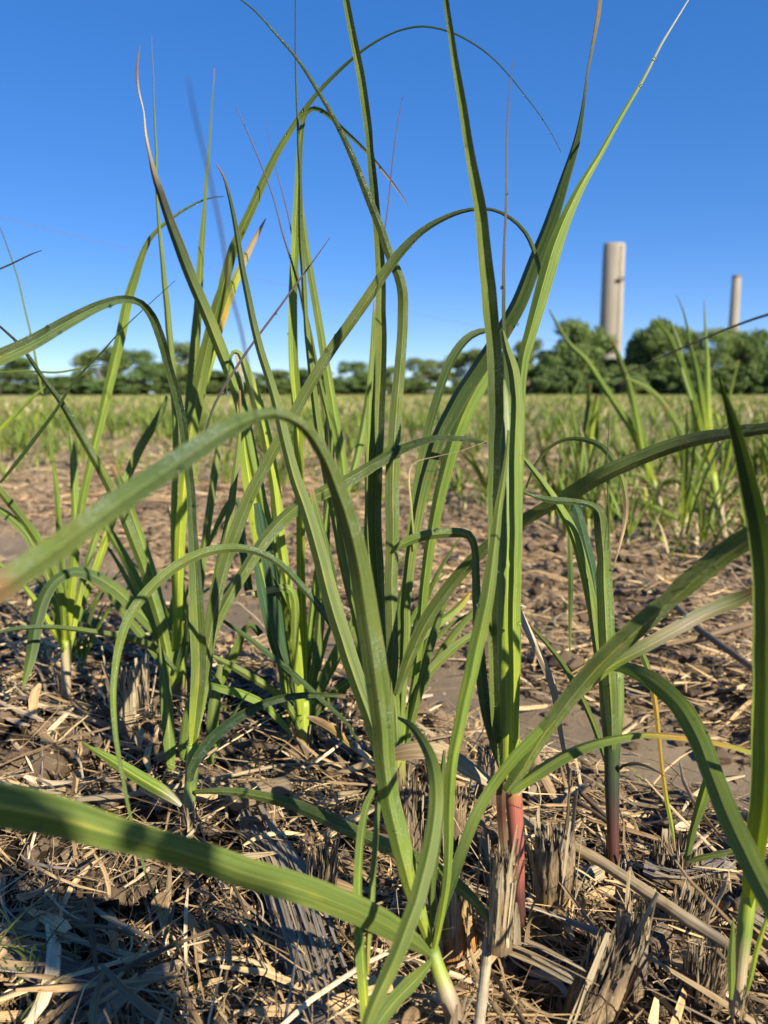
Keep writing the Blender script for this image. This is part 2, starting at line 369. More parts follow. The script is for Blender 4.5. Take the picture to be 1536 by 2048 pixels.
def tube3(parent, name, P, R, col, mat=None, cross=14, rough=0.0):
    P = np.asarray(P, float); n = len(P); T = np.gradient(P, axis=0); T /= np.linalg.norm(T, axis=1)[:, None]
    ref = np.array((0., 0, 1)) if abs(T[0, 2]) < .8 else np.array((1., 0, 0))
    S = np.cross(T, ref); S /= np.linalg.norm(S, axis=1)[:, None]; B = np.cross(T, S)
    th = np.linspace(0, 2*np.pi, cross, endpoint=False); sd = random.random()
    Ls = np.concatenate([[0], np.cumsum(np.linalg.norm(np.diff(P, axis=0), axis=1))])
    rr = np.ones((n, cross))
    if rough: rr += rough*(np.random.default_rng(int(sd*1e6)).random((1, cross))-.5)*2+rough*.6*(np.random.default_rng(3).random((n, cross))-.5)
    V = P[:, None]+(S[:, None]*np.cos(th)[None, :, None]+B[:, None]*np.sin(th)[None, :, None])*(np.asarray(R)[:, None]*rr)[..., None]
    L = np.zeros((n, cross, 3)); L[..., 0] = np.abs(th/np.pi-1)[None]; L[..., 1] = Ls[:, None]; L[..., 2] = sd
    i = np.arange(n*cross).reshape(n, cross); j = np.roll(i, -1, 1)
    Fq = np.stack([i[:-1].ravel(), i[1:].ravel(), j[1:].ravel(), j[:-1].ravel()], 1)
    V = V.reshape(-1, 3); L = L.reshape(-1, 3)
    V = np.vstack([V, P[:1], P[-1:]]); L = np.vstack([L, L[:1], L[-1:]])
    caps = np.concatenate([np.stack([i[0], j[0], np.full(cross, n*cross)], 1), np.stack([j[-1], i[-1], np.full(cross, n*cross+1)], 1)])
    t = np.concatenate([np.repeat(np.linspace(0, 1, n), cross), [0, 1]])
    return mesh_obj(name, V, [Fq, caps], mat or M_STEM, parent, col=palette(col, t, .05), luv=L)
def plant(name, px, py, label, cat='sugarcane', group=None, d=None):
    P = at(px, py, d or gd(px, py)); P.z = H(P.x, P.y)-.004
    return empty(name, P, label, cat, group)
# ------------------------------------------------------------------ foreground cane shoots (points are photo pixels turned into 3-D points, base to tip)
G1 = 'young sugarcane shoots on the near bed'
# A: tall clump with the red stem
A = plant('sugarcane_shoot', 1022, 1850, 'tall sugarcane shoot with a red and brown stem between the frayed stumps', 'sugarcane', G1)
tube(A, 'stem', '1042,1850,20 1038,1790,24 1035,1720,28 1031,1650,32 1026,1590,36 1018,1550,40', .645, 'mmrrro')
leaf(A, '1013,1830,14 1010,1740,24 1008,1680,28 1005,1620,30 1005,1580,30 1010,1548,12', [.632, .628], 'nnnmn', roll=-.3, fold=.6, name='sheath')
tube(A, 'inner_sheath', '1018,1570,34 1018,1480,40 1016,1360,44 1013,1200,48 1010,1040,50 1008,900,44 1007,800,26 1006,760,8', [.645, .66], 'yyylgg')
leaf(A, '1024,1560,26 1026,1460,30 1027,1350,34 1027,1200,38 1028,1060,40 1030,920,40 1031,810,38 1024,740,34 1012,700,24 1004,660,8', [.622, .635], 'yyllg', roll=.2, fold=.45, name='sheath', drops=3)
leaf(A, '1004,1545,14 990,1440,30 985,1330,34 984,1200,32 984,1080,34 986,960,38 990,840,48 985,720,54 978,620,52 968,520,46 957,420,40 941,320,32 926,220,28 912,140,24 900,70,21 888,-10,18 872,-110,14', [.645, .63, .62, .60], 'gggdgggd', roll=-.15, fold=-.75, dew=420, drops=3)
leaf(A, '1006,1552,14 982,1470,26 966,1390,34 958,1310,34 955,1220,28 952,1150,24 950,1095,22 938,1070,26 905,1066,30 860,1070,30 815,1084,28 778,1108,12', [.66, .70], 'gdgggl', roll=.3, fold=.3, dew=60, drops=2)
leaf(A, '1012,1540,14 1008,1400,20 1012,1250,22 1010,1000,20 1010,760,18 1006,680,15 1004,600,13 1006,500,10 1009,400,8 1012,280,6 1018,190,4 1027,108,2', [.66, .67, .64, .60], 'ggddpp', roll=.5, fold=.9, drops=3)
leaf(A, '1012,1585,26 1040,1545,42 1080,1480,46 1140,1400,52 1210,1320,58 1290,1245,60 1370,1175,64 1450,1112,66 1520,1068,68 1600,1030,66', [.62, .58, .52, .46], 'lgggg', roll=-.35, fold=.35, dew=380)
leaf(A, '1018,1580,24 1060,1550,36 1110,1520,38 1170,1492,32 1230,1476,24 1290,1468,18 1340,1470,18 1400,1476,17 1460,1490,15 1520,1510,14', [.63, .60], 'lgglooy', roll=.6, fold=.5, drops=1)
leaf(A, '1002,1570,20 975,1560,30 940,1538,46 905,1515,52 860,1500,56 820,1500,50 785,1508,40', [.65, .68], 'wttn', roll=-.3, fold=.3, name='dead_leaf', mat=M_STRAW)
leaf(A, '1035,1590,10 1070,1560,5 1080,1610,3 1058,1600,2', [.63, .62], 'w', mat=M_STRAW, name='dead_leaf')
# light leaf sweeping to the upper right
leaf(A, '1018,1540,16 1030,1380,26 1034,1200,26 1036,1000,26 1038,850,28 1046,720,32 1066,640,40 1084,570,46 1104,500,46 1132,430,36 1162,370,26 1196,315,18 1240,238,13 1290,155,9 1332,75,6 1378,-2,3', [.66, .70, .72, .74], 'yllllllw', roll=.35, fold=.3, drops=3)
# B: clump behind the centre
B = plant('sugarcane_shoot', 792, 1530, 'dark green sugarcane clump in the middle behind the big arched near leaf', 'sugarcane', G1)
tube(B, 'stem', '796,1570,34 793,1500,38 790,1400,40', .93, 'nyl')
leaf(B, '786,1520,24 772,1350,42 760,1200,44 752,1050,46 752,930,46 758,800,42 763,700,38 762,600,34 758,500,30 750,400,28 742,310,26 733,220,26 720,130,25 706,60,23 690,-15,20 675,-90,14', [.93, .90, .84, .78], 'lggggdgg', roll=.1, fold=-.6, dew=60)
leaf(B, '796,1520,20 790,1380,36 786,1240,38 785,1100,42 787,960,44 793,830,38 802,720,34 808,640,32 808,590,32 800,552,30 780,505,28 760,450,26 735,385,24 706,312,20 670,240,15 632,175,12 596,120,9 552,68,7 510,22,5 470,-10,4', [.92, .86, .80, .74, .70], 'lggggddd', roll=-.2, fold=.4, dew=260, drops=3)
leaf(B, '800,1500,16 806,1300,30 815,1150,34 835,1010,40 865,900,48 905,810,54 950,735,56 990,675,58 1030,605,56 1064,520,54 1095,440,50 1124,360,38 1148,290,28 1164,215,14 1174,140,9 1184,80,14 1192,30,18 1196,-20,16', [.92, .88, .80, .76], 'lggddddt', roll=.25, fold=.5, twist=.5, drops=2)  # shade of the tilted blade put into its dark green
leaf(B, '804,1480,14 815,1250,20 822,1080,22 840,950,24 862,850,26 888,765,28 915,705,28 945,672,24 975,662,16 1005,668,10', [.96, .99], 'lggdd', roll=-.5, fold=.5)
leaf(B, '806,1480,14 835,1300,24 850,1150,30 870,1020,36 900,900,44 940,800,44 985,730,36', [.99, 1.0], 'lllll', roll=.5, fold=.3)
leaf(B, '770,1500,12 760,1300,18 752,1100,16 750,900,13 753,700,9 764,520,7 776,405,5 790,290,4 806,190,2', [.98, .98], 'ggpp', fold=.8)
leaf(B, '775,1500,12 755,1300,18 735,1100,18 735,950,17 738,800,14 742,680,9 748,600,4', [1.0, 1.0], 'yllg')
leaf(B, '795,1390,20 818,1320,34 850,1250,40 890,1190,40 930,1140,38 975,1095,36 1030,1055,36 1090,1018,38 1150,985,44 1210,950,48 1290,915,46 1370,888,44 1450,872,42 1540,860,40 1620,852,36', [.90, .80, .68, .58], 'gggggdd', roll=-.45, fold=.35, dew=420)
leaf(B, '800,1320,16 835,1278,26 870,1248,26 905,1222,24 928,1200,22 940,1185,8', [.95, .99], 'gglo', roll=.5)
leaf(B, '806,1520,12 820,1430,22 845,1370,26 880,1325,26 920,1288,24 960,1262,12', [.92, .96], 'lgg', roll=-.4)
leaf(B, '806,1520,12 826,1430,22 846,1340,26 868,1265,24 892,1200,14 905,1170,4', [.92, .92], 'lgg', roll=.4)
leaf(B, '780,1530,12 783,1380,24 786,1280,30 784,1200,24', [.9, .9], 'bgg')
leaf(B, '830,1100,5 822,1000,6 826,930,5 870,915,3 915,905,2 975,882,2', [.9, .85], 'lss', fold=.3)
leaf(B, '770,1500,14 740,1390,30 728,1310,30 700,1190,30 672,1060,30 648,930,28 628,800,24 612,680,20 606,560,17 600,430,15 597,300,10 592,200,6 590,100,5 589,-10,4', [1.0, .95, .9, .88], 'lggggddk', roll=.2, fold=.6, drops=3)
leaf(B, '765,1500,12 735,1380,20 715,1250,24 700,1100,30 690,960,32 672,850,30 655,745,26 640,650,24 625,560,22 612,480,17 604,400,10 600,340,5', [1.02, .98], 'llllgg', roll=-.3, drops=2)
# C: nearest clump, base low centre
Cp = plant('sugarcane_shoot', 872, 1930, 'nearest shoot with wide blades fanning from a pale node low down', 'sugarcane', G1)
tube(Cp, 'stem', '915,2060,42 905,2020,40 888,1970,34 872,1925,30 864,1895,28', [.56, .575], 'nntyl')
leaf(Cp, '866,1905,20 846,1850,30 822,1780,44 800,1700,54 784,1620,62 772,1540,66 766,1470,68 758,1400,72 748,1320,74 735,1230,72 718,1140,68 700,1060,62 678,985,54 650,915,46 615,862,38 575,835,34 535,828,36 480,845,54 400,895,68 320,950,74 230,1012,78 130,1085,82 20,1160,88 -80,1225,90', [.58, .55, .50, .42, .34, .27], 'ylgggbgg', roll=.1, fold=.45, dew=160, drops=6, ws=0.69)
leaf(Cp, '864,1900,12 842,1800,22 812,1690,40 780,1580,54 752,1480,60 722,1390,62 692,1300,66 660,1200,66 632,1100,60 606,1010,52 580,930,44 560,850,40 540,770,34 520,700,32 502,620,28 486,540,24 472,460,20 458,395,14 444,350,8 430,328,3', [.60, .64, .68, .70], 'ylggggdd', roll=.3, fold=.45, drops=2, ws=0.55)
leaf(Cp, '862,1900,10 835,1780,20 800,1660,34 770,1540,40 745,1440,44 715,1340,44 680,1220,44 655,1100,34 625,980,20', [.62, .72], 'lgggdg', roll=-.5, fold=.4, ws=0.51)
leaf(Cp, '868,1905,18 885,1815,24 896,1720,30 900,1620,36 906,1530,38 922,1440,42 942,1350,48 962,1260,52 978,1180,46 990,1100,38 1000,1020,28 1010,940,18 1018,860,8', [.57, .55, .56, .60], 'yllllggg', roll=-.2, fold=.5, drops=2, ws=0.62)
leaf(Cp, '868,1900,14 878,1850,24 895,1790,32 920,1720,34 952,1640,36 990,1575,32 1030,1520,34 1080,1470,38 1130,1420,40 1180,1370,38 1230,1330,38 1290,1298,40 1350,1265,42 1410,1230,44 1470,1205,46 1513,1185,30', [.57, .60, .58, .53], 'ddglllwl', roll=-.5, fold=.4, drops=1)
leaf(Cp, '862,1912,18 835,1890,50 790,1862,74 730,1830,86 660,1800,90 580,1772,92 500,1748,92 410,1718,92 320,1692,94 230,1668,104 130,1640,122 20,1615,138 -90,1600,146', [.57, .49, .43, .38, .33], 'gggggg', roll=.15, fold=.22, drops=2, ws=0.62)
leaf(Cp, '866,1880,12 862,1800,18 866,1720,24 876,1640,26 884,1560,20 890,1500,8', [.585, .60], 'ggg', roll=.6)
leaf(Cp, '795,1435,10 820,1450,26 846,1485,38 866,1530,48 874,1590,54 868,1660,58 852,1740,62 832,1810,64 806,1880,62 776,1950,58 748,2010,52 724,2080,40', [.60, .50, .46, .44], 'dgggg', roll=-.1, fold=.3, name='leaf', ws=0.53)
leaf(Cp, '866,1918,12 846,1944,36 822,1970,54 794,2000,58 764,2040,50 735,2090,34', [.565, .50], 'gggb', roll=.4, fold=.3, ws=0.58)
leaf(Cp, '800,1640,14 780,1600,20 760,1575,22 740,1600,22 726,1660,24 720,1740,26 722,1830,30 727,1920,32 733,2000,32 738,2090,30', [.60, .55, .50, .48], 'ggglllyy', roll=.5, fold=.5)
leaf(Cp, '800,1600,10 778,1580,14 760,1590,18 752,1640,20 746,1720,20 742,1800,20 738,1880,18 736,1950,10', [.6, .56, .52, .50], 'ggglo', roll=-.4, fold=.5)
leaf(Cp, '800,1640,14 770,1500,20 740,1420,26 712,1350,28 680,1275,26 640,1215,24 600,1168,22 565,1132,22 525,1108,22 480,1098,26 420,1104,30 360,1130,32 310,1168,32 272,1212,30 245,1268,26 230,1340,20 226,1410,17 232,1480,14 248,1560,12 262,1630,9 290,1740,7 330,1850,5 370,1930,4 398,2000,4 410,2070,4', [.62, .66, .66, .60, .55, .50], 'ggbbgglggll', roll=.2, fold=.4, dew=60, drops=2)
# D: thin dark stem on the right
D = plant('sugarcane_shoot', 1225, 1710, 'thin sugarcane shoot on a dark purple stem with a snapped bright leaf', 'sugarcane', G1)
tube(D, 'stem', '1228,1740,24 1226,1660,24 1224,1580,28 1224,1500,32 1224,1420,46 1222,1340,50', .74, 'mmkdgg')
leaf(D, '1222,1480,18 1206,1370,34 1192,1280,36 1176,1190,36 1158,1110,34 1136,1050,30 1112,1008,26 1078,958,20 1052,925,14 1030,900,5', [.73, .72], 'gggllg', roll=.3, fold=.7)
leaf(D, '1224,1500,20 1222,1400,44 1216,1300,48 1212,1200,48 1208,1110,46 1204,1050,42 1199,1024,32 1184,1009,20 1150,1002,22 1110,1000,22 1070,992,12 1028,975,4', [.715, .70, .69], 'ggllgbb', roll=.1, fold=.35, dew=60, drops=3)
leaf(D, '1218,1440,10 1206,1320,22 1196,1220,28 1184,1130,34 1166,1060,34 1150,1012,26 1140,1000,10', [.74, .73], 'gkeee', roll=-.3, dew=100)
leaf(D, '1205,1338,14 1235,1334,30 1275,1345,46 1318,1372,58 1358,1412,64 1392,1470,64 1422,1540,64 1448,1610,66 1474,1670,68 1506,1735,70 1545,1810,70 1590,1900,60', [.70, .60, .50, .42], 'bggggl', roll=-.15, fold=.25, drops=3)
leaf(D, '1250,1250,10 1270,1280,16 1298,1340,20 1312,1400,17 1318,1460,14 1322,1510,12 1330,1570,14 1340,1630,12 1350,1700,8', [.76, .72], 'ggoooyl', roll=.3, fold=.5)
leaf(D, '1233,1545,5 1245,1531,9 1275,1527,10 1305,1538,7 1334,1556,2', [.735, .70], 'dkk', roll=.6)
leaf(D, '1222,1560,8 1200,1490,18 1180,1430,18 1150,1370,18 1110,1310,14 1060,1250,8', [.76, .86], 'lggg', roll=.4)
leaf(D, '1052,975,6 1070,930,8 1095,898,10 1130,880,13 1170,880,16 1205,893,18 1232,925,18 1248,968,17 1254,1010,15 1250,1055,10 1240,1095,7 1225,1140,3', [.80, .74, .72], 'dgddgntn', roll=.3, fold=.4)
leaf(D, '1216,1100,4 1217,1000,5 1216,920,4 1219,830,2', [.7, .7], 'ggp', fold=.3)
leaf(D, '1140,1310,4 1142,1200,14 1141,1120,16 1138,1060,8', [.9, .9], 'gdg')
leaf(D, '1055,1215,3 1040,1215,18 1062,1270,22 1090,1330,24 1108,1380,22 1118,1440,18 1130,1500,14 1142,1560,8', [.80, .78], 'wwstta', roll=.2, fold=.5, name='dead_leaf', mat=M_STRAW)
leaf(D, '1300,1180,3 1230,1100,0.5', [.7, .7], 'g')
# E: small near shoot left of centre
E = plant('sugarcane_shoot', 380, 1640, 'sugarcane shoot with a short pale green jointed stem growing from straw left of centre', 'sugarcane', G1)
tube(E, 'stem', '376,1650,24 378,1610,24 381,1575,25 383,1555,26 384,1530,24 386,1490,26', .82, 'nalbyy')
leaf(E, '380,1560,18 385,1535,26 400,1508,30 425,1475,32 460,1445,31 500,1420,28 545,1402,24 590,1393,20 640,1390,18 694,1392,12', [.81, .76], 'bebb', roll=-.1, fold=-.4, dew=500)
leaf(E, '362,1612,10 340,1594,30 310,1576,38 275,1556,38 240,1534,34 205,1512,24 180,1496,12 163,1482,3', [.81, .84], 'wlllg', roll=.3, fold=.35)
leaf(E, '388,1585,12 420,1583,18 470,1584,26 520,1592,30 570,1605,34 625,1628,38 680,1654,40 735,1678,42 790,1702,44 850,1730,44 900,1760,40 940,1795,32 975,1840,16 990,1870,4', [.81, .75, .66, .60], 'ggdgggl', roll=-.35, fold=.35, dew=160)
leaf(E, '384,1500,16 392,1420,36 398,1330,46 396,1240,48 392,1150,38 386,1060,28 380,960,26 372,880,26 358,800,26 340,740,26 322,680,28 300,628,26 278,604,22 245,597,24 200,610,30 140,640,38 70,680,44 0,712,48 -60,740,50', [.82, .80, .74, .66, .58], 'yggbdddbbg', roll=.1, fold=-.45, dew=650, drops=7)
leaf(E, '390,1495,14 404,1400,26 416,1310,36 430,1230,38 448,1150,40 474,1070,46 506,985,42 545,910,38 585,840,38 622,770,38 660,705,38 700,648,38 738,595,38 772,545,36 806,500,32 845,462,24 892,435,18 940,420,13 985,420,11 1020,436,12 1050,465,14 1070,510,15 1082,560,12 1080,620,8 1072,665,6 1060,720,4', [.82, .80, .76, .74, .72], 'yggggggddgg', roll=-.3, fold=.4, dew=220, drops=6, ws=0.60)
leaf(E, '388,1480,14 412,1360,24 424,1270,28 450,1210,32 490,1140,36 540,1065,40 590,1015,42 640,985,42 700,955,40 760,920,36 810,893,28 870,876,20 930,877,16 975,885,8', [.83, .85, .86, .86], 'yggggdd', roll=.35, fold=.45, dew=220)
leaf(E, '400,1400,10 410,1300,24 430,1180,30 455,1060,26 470,960,20 480,860,12 478,780,6', [.84, .88], 'ggggg', roll=.2)
leaf(E, '660,475,2 620,530,5 570,598,7 520,665,8 470,740,8 430,810,8 400,900,9', [.78, .82], 'pppd', fold=.6, drops=3)
leaf(E, '520,880,7 500,760,8 482,660,8 462,580,8 446,480,8 425,380,7 405,290,6 388,220,5 376,155,3', [.36, .27], 'gppp', fold=.3)
leaf(E, '410,1365,10 440,1375,22 480,1385,26 530,1408,22 560,1440,18 584,1470,8', [.92, .95], 'dlllg', roll=.4)
leaf(E, '420,1310,8 460,1330,20 500,1352,24 545,1380,24 580,1420,22 600,1460,12', [.95, .98], 'gggl', roll=-.3)
leaf(E, '445,1240,10 490,1270,14 540,1310,16 590,1350,16 640,1395,14 690,1440,10 716,1480,6', [.88, .78], 'bbbd', roll=.3, drops=3)
# F: bright clump left, behind
Fp = plant('sugarcane_shoot', 350, 1385, 'bright cane clump behind the pale frayed stump, one leaf arching high', 'sugarcane', G1)
tube(Fp, 'stem', '352,1400,34 352,1350,40 354,1300,40', 1.16, 'nyl')
leaf(Fp, '350,1370,24 350,1290,34 354,1180,36 360,1080,38 368,980,42 378,880,48 395,780,54 412,700,52 428,640,48 446,580,42 468,500,36 495,435,32 528,360,28 560,295,24 598,235,19 640,182,15 690,132,12 740,92,9 800,60,8 848,51,7 900,62,7 950,90,6 1000,132,5 1050,190,4 1092,250,3 1122,305,2', [1.16, 1.10, 1.0, .92, .86], 'yyyggggdddd', roll=.1, fold=.35, drops=9, ws=0.55)
leaf(Fp, '356,1360,16 350,1200,22 346,1050,22 348,900,20 346,800,22 340,700,24 330,600,21 322,500,14 315,400,10 311,280,7 307,170,4 303,70,2', [1.18, 1.08], 'yllgggp', roll=.4, fold=.5, drops=3, ws=0.62)
leaf(Fp, '360,1360,16 362,1200,26 364,1060,30 370,940,32 380,820,34 390,720,34 396,620,28 402,520,22 410,420,14 418,310,8 424,220,5 429,135,2', [1.19, 1.10], 'yllgggg', roll=-.3, fold=.4, ws=0.62)
leaf(Fp, '342,1370,18 328,1280,30 302,1180,34 272,1090,32 236,1005,30 196,930,28 156,860,24 118,800,18 78,745,14 40,692,10 0,655,7 -30,630,5', [1.15, 1.05, .95, .85], 'yllggddk', roll=.2, fold=.5, dew=220)
leaf(Fp, '346,1370,16 330,1260,28 305,1150,32 275,1060,32 250,985,28 225,930,18', [1.2, 1.24], 'lglgd', roll=-.4)
leaf(Fp, '344,1360,16 315,1270,34 270,1215,38 228,1175,38 190,1152,36 150,1142,30 115,1158,32 88,1195,36 72,1245,36 62,1300,34 52,1345,22 44,1375,6', [1.15, 1.08, 1.02], 'lggbddg', roll=-.3, fold=.35)
leaf(Fp, '348,1340,12 310,1300,22 260,1280,22 200,1268,17 140,1260,15 80,1257,14 20,1262,12 -20,1272,8', [1.1, .95], 'gggbe', roll=.6, dew=90)
leaf(Fp, '358,1350,12 385,1250,24 400,1150,26 415,1040,24 430,930,22 440,850,12', [1.2, 1.28], 'lggg', roll=.4)
leaf(Fp, '350,1340,14 300,1230,26 255,1130,28 215,1060,24 185,1020,12', [1.22, 1.3], 'gglg', roll=.4)
leaf(Fp, '338,1350,14 300,1290,24 250,1230,24 215,1180,20 180,1160,12', [1.19, 1.25], 'lgg', roll=-.2)
leaf(Fp, '352,1345,12 372,1280,24 388,1220,28 398,1150,20', [1.13, 1.12], 'dgg')
# G: clump behind the centre-left
Gp = plant('sugarcane_shoot', 605, 1480, 'sugarcane clump centre-left with one leaf folded over at its top and a withered yellow leaf', 'sugarcane', G1)
tube(Gp, 'stem', '612,1500,28 608,1450,32 604,1400,38', 1.05, 'tyy')
leaf(Gp, '604,1440,18 603,1300,26 602,1150,26 600,1000,28 594,860,30 588,760,30 587,640,28 588,540,26 592,440,24 597,340,20 602,270,16 612,228,13 630,218,13 655,230,13 690,262,12 725,293,10 760,330,8 790,368,6 818,410,2', [1.05, 1.0], 'yyyyllgdg', roll=-.1, fold=-.4, drops=8)
leaf(Gp, '610,1440,14 585,1310,26 560,1180,32 535,1060,34 510,950,36 486,850,38 465,770,38 440,700,40 415,635,40 385,565,38 355,490,36 330,420,30 312,365,24 300,315,14 291,270,9 288,225,5 276,180,8 274,140,8 281,92,2', [1.06, 1.03, .98, .94], 'yyllllgdkww', roll=.2, fold=.4, twist=.3)
leaf(Gp, '604,1430,14 590,1300,26 575,1180,28 560,1080,32 545,960,34 525,860,36 505,790,34 490,740,28 478,708,20 468,706,12 462,730,7 455,790,4', [1.03, 1.0], 'yyyyyld', roll=.3, fold=.5)
leaf(Gp, '600,1420,14 570,1300,24 545,1200,28 525,1100,30 505,1000,34 490,900,34 485,800,26 480,740,14 470,705,5', [1.05, 1.03], 'llyylt', roll=-.4, fold=.4)
leaf(Gp, '590,1420,12 570,1280,18 560,1150,24 550,1000,26 540,900,20 520,800,10', [1.1, 1.12], 'dddd', roll=.3)  # leaf in shadow, the shade put into its dark green
leaf(Gp, '598,1400,14 560,1260,34 545,1150,40 530,1060,38 515,1005,22', [1.0, .98], 'deee', roll=-.5)  # shadowed leaf too, shade carried by the dark colour keys
leaf(Gp, '600,1370,12 560,1320,22 535,1230,30 520,1160,24 508,1100,8', [.97, .96], 'ddee', roll=-.4)
leaf(Gp, '388,850,18 410,750,24 430,680,26 450,615,26 470,560,24 490,515,20 510,475,14 531,437,3', [1.12, 1.1], 'glyoytn', roll=.3)
leaf(Gp, '612,1440,12 630,1320,26 640,1200,30 650,1080,26 655,960,14', [1.1, 1.15], 'lggd', roll=.4)
leaf(Gp, '614,1450,12 648,1370,26 690,1290,28 720,1220,20 735,1170,6', [1.08, 1.12], 'lgg', roll=-.4)
leaf(Gp, '612,1450,12 655,1400,24 690,1370,30 740,1345,6', [1.06, 1.05], 'dggl', roll=.2)
leaf(Gp, '600,1400,10 625,1200,18 655,1000,18 660,860,16 640,760,13 618,660,10 595,570,8 570,480,6 545,390,4 510,300,4 470,212,2', [1.08, .98], 'lllgdpp', fold=.6)
leaf(Gp, '620,1300,8 650,1050,13 655,900,13 640,770,11 622,680,10 604,600,7 588,500,5 572,410,4 548,320,2 531,238,1.4', [1.1, 1.0], 'llggpp', fold=.5, drops=2)
leaf(Gp, '690,1000,10 715,900,24 735,800,22 745,700,14 748,620,5', [1.2, 1.25], 'llggg', roll=.3)
leaf(Gp, '600,1430,10 590,1300,22 580,1180,24 520,1185,16 480,1190,5', [1.0, .96], 'yygls')
leaf(Gp, '412,1100,8 440,1040,16 465,1003,20 478,1010,16 485,1080,26 500,1180,26', [1.15, 1.1], 'ggeed')
leaf(Gp, '520,1270,22 500,1250,20 470,1310,28 440,1370,22 430,1405,6', [.98, .98], 'dgll', roll=.4)
leaf(Gp, '720,1510,4 690,1480,18 660,1455,22 630,1440,20 615,1435,8', [.98, 1.0], 'sont', name='dead_leaf', mat=M_STRAW)
# H: left cluster with pink foot
Hp = plant('sugarcane_shoot', 132, 1370, 'yellow-green sugarcane cluster on a pink foot at the far left of the near bed', 'sugarcane', G1)
tube(Hp, 'stem', '132,1400,20 132,1340,20 132,1280,22', 1.2, 'ttty')
leaf(Hp, '134,1290,14 140,1200,24 150,1100,24 162,1020,24 178,940,24 196,860,26 214,780,28 234,700,30 252,620,30 268,560,26 284,510,19 304,470,13 345,434,9 395,404,6 425,394,4 448,392,2', [1.2, 1.12], 'yylllllggd', roll=.2, fold=.4, drops=4)
leaf(Hp, '130,1300,12 128,1200,18 120,1080,18 112,980,14 100,880,9 85,780,7 66,680,6 45,590,5 20,510,4 0,455,2', [1.2, 1.1], 'yllgggd', drops=2)
leaf(Hp, '128,1300,12 122,1210,20 98,1130,24 62,1065,26 25,1015,24 -20,960,20', [1.2, 1.1], 'yllgg', roll=.4)
leaf(Hp, '126,1300,12 112,1200,20 80,1120,24 50,1060,28 0,1018,26 -40,1000,18', [1.22, 1.2], 'yggg', roll=-.4)
leaf(Hp, '138,1300,12 150,1230,22 172,1140,24 190,1080,22 215,1000,16 225,960,6', [1.2, 1.25], 'yygld', roll=.3)
leaf(Hp, '140,1290,12 180,1170,20 220,1060,24 255,960,26 285,890,26 320,830,22 335,790,8', [1.25, 1.35], 'llylgd', roll=-.3)
leaf(Hp, '130,1300,10 105,1260,16 75,1210,17 35,1160,16 0,1130,14 -30,1110,10', [1.18, 1.1], 'yyll', roll=.3)
leaf(Hp, '120,1250,12 145,1120,24 150,1020,24 146,900,18 140,860,6', [1.3, 1.3], 'yllg', roll=.3)
leaf(Hp, '0,965,8 40,915,12 80,860,12 110,820,10 150,760,8 200,710,6 240,665,4 290,615,3 350,560,2', [.95, .9], 'dddd', fold=.6)
leaf(Hp, '0,860,10 30,830,14 60,800,10 90,775,4', [1.5, 1.5], 'yll')
leaf(Hp, '-20,745,3 60,742,6 110,745,7 170,735,5 210,728,2', [1.1, 1.1], 'gggg')
leaf(Hp, '-30,550,5 20,528,5 60,508,4 82,500,2', [1.0, .95], 'ddpp')
# I: right edge
Ip = plant('sugarcane_shoot', 1485, 1960, 'sugarcane shoot at the right edge with one thick dark blade close to the camera', 'sugarcane', G1)
tube(Ip, 'stem', '1475,2010,24 1482,1930,26 1490,1850,30 1497,1790,28', .56, 'ttly')
leaf(Ip, '1495,1815,24 1506,1750,50 1520,1660,62 1530,1560,66 1532,1450,66 1533,1340,64 1532,1240,64 1528,1140,64 1518,1050,62 1502,970,56 1484,900,44 1466,840,32 1450,790,20 1437,750,6', [.56, .50, .46, .42], 'yyllggddd', roll=.25, fold=-.5, drops=2)
leaf(Ip, '1500,1830,14 1520,1780,30 1545,1720,40 1580,1640,40', [.56, .54], 'ygg')
leaf(Ip, '1492,1990,8 1500,1960,14 1512,1910,16 1528,1860,14 1542,1820,6', [.55, .54], 'lyl')
leaf(Ip, '1462,2000,10 1463,1960,22 1463,1910,22 1466,1870,14 1468,1840,4', [.55, .55], 'lgl')
leaf(Ip, '1700,590,8 1620,610,8 1536,630,8 1460,655,7 1380,690,5 1310,722,4 1250,748,2', [.44, .56], 'kkpp', fold=.4)
Kp = plant('sugarcane_shoot', 1378, 1722, 'small two-bladed sugarcane seedling on dark soil near the right edge', 'sugarcane', G1)
leaf(Kp, '1372,1722,12 1384,1660,28 1398,1610,34 1412,1560,28 1426,1515,14 1436,1492,3', [.72, .70], 'gglg', roll=.3)
leaf(Kp, '1378,1722,10 1405,1714,18 1440,1708,16 1478,1696,4', [.71, .69], 'ggl', roll=.2)

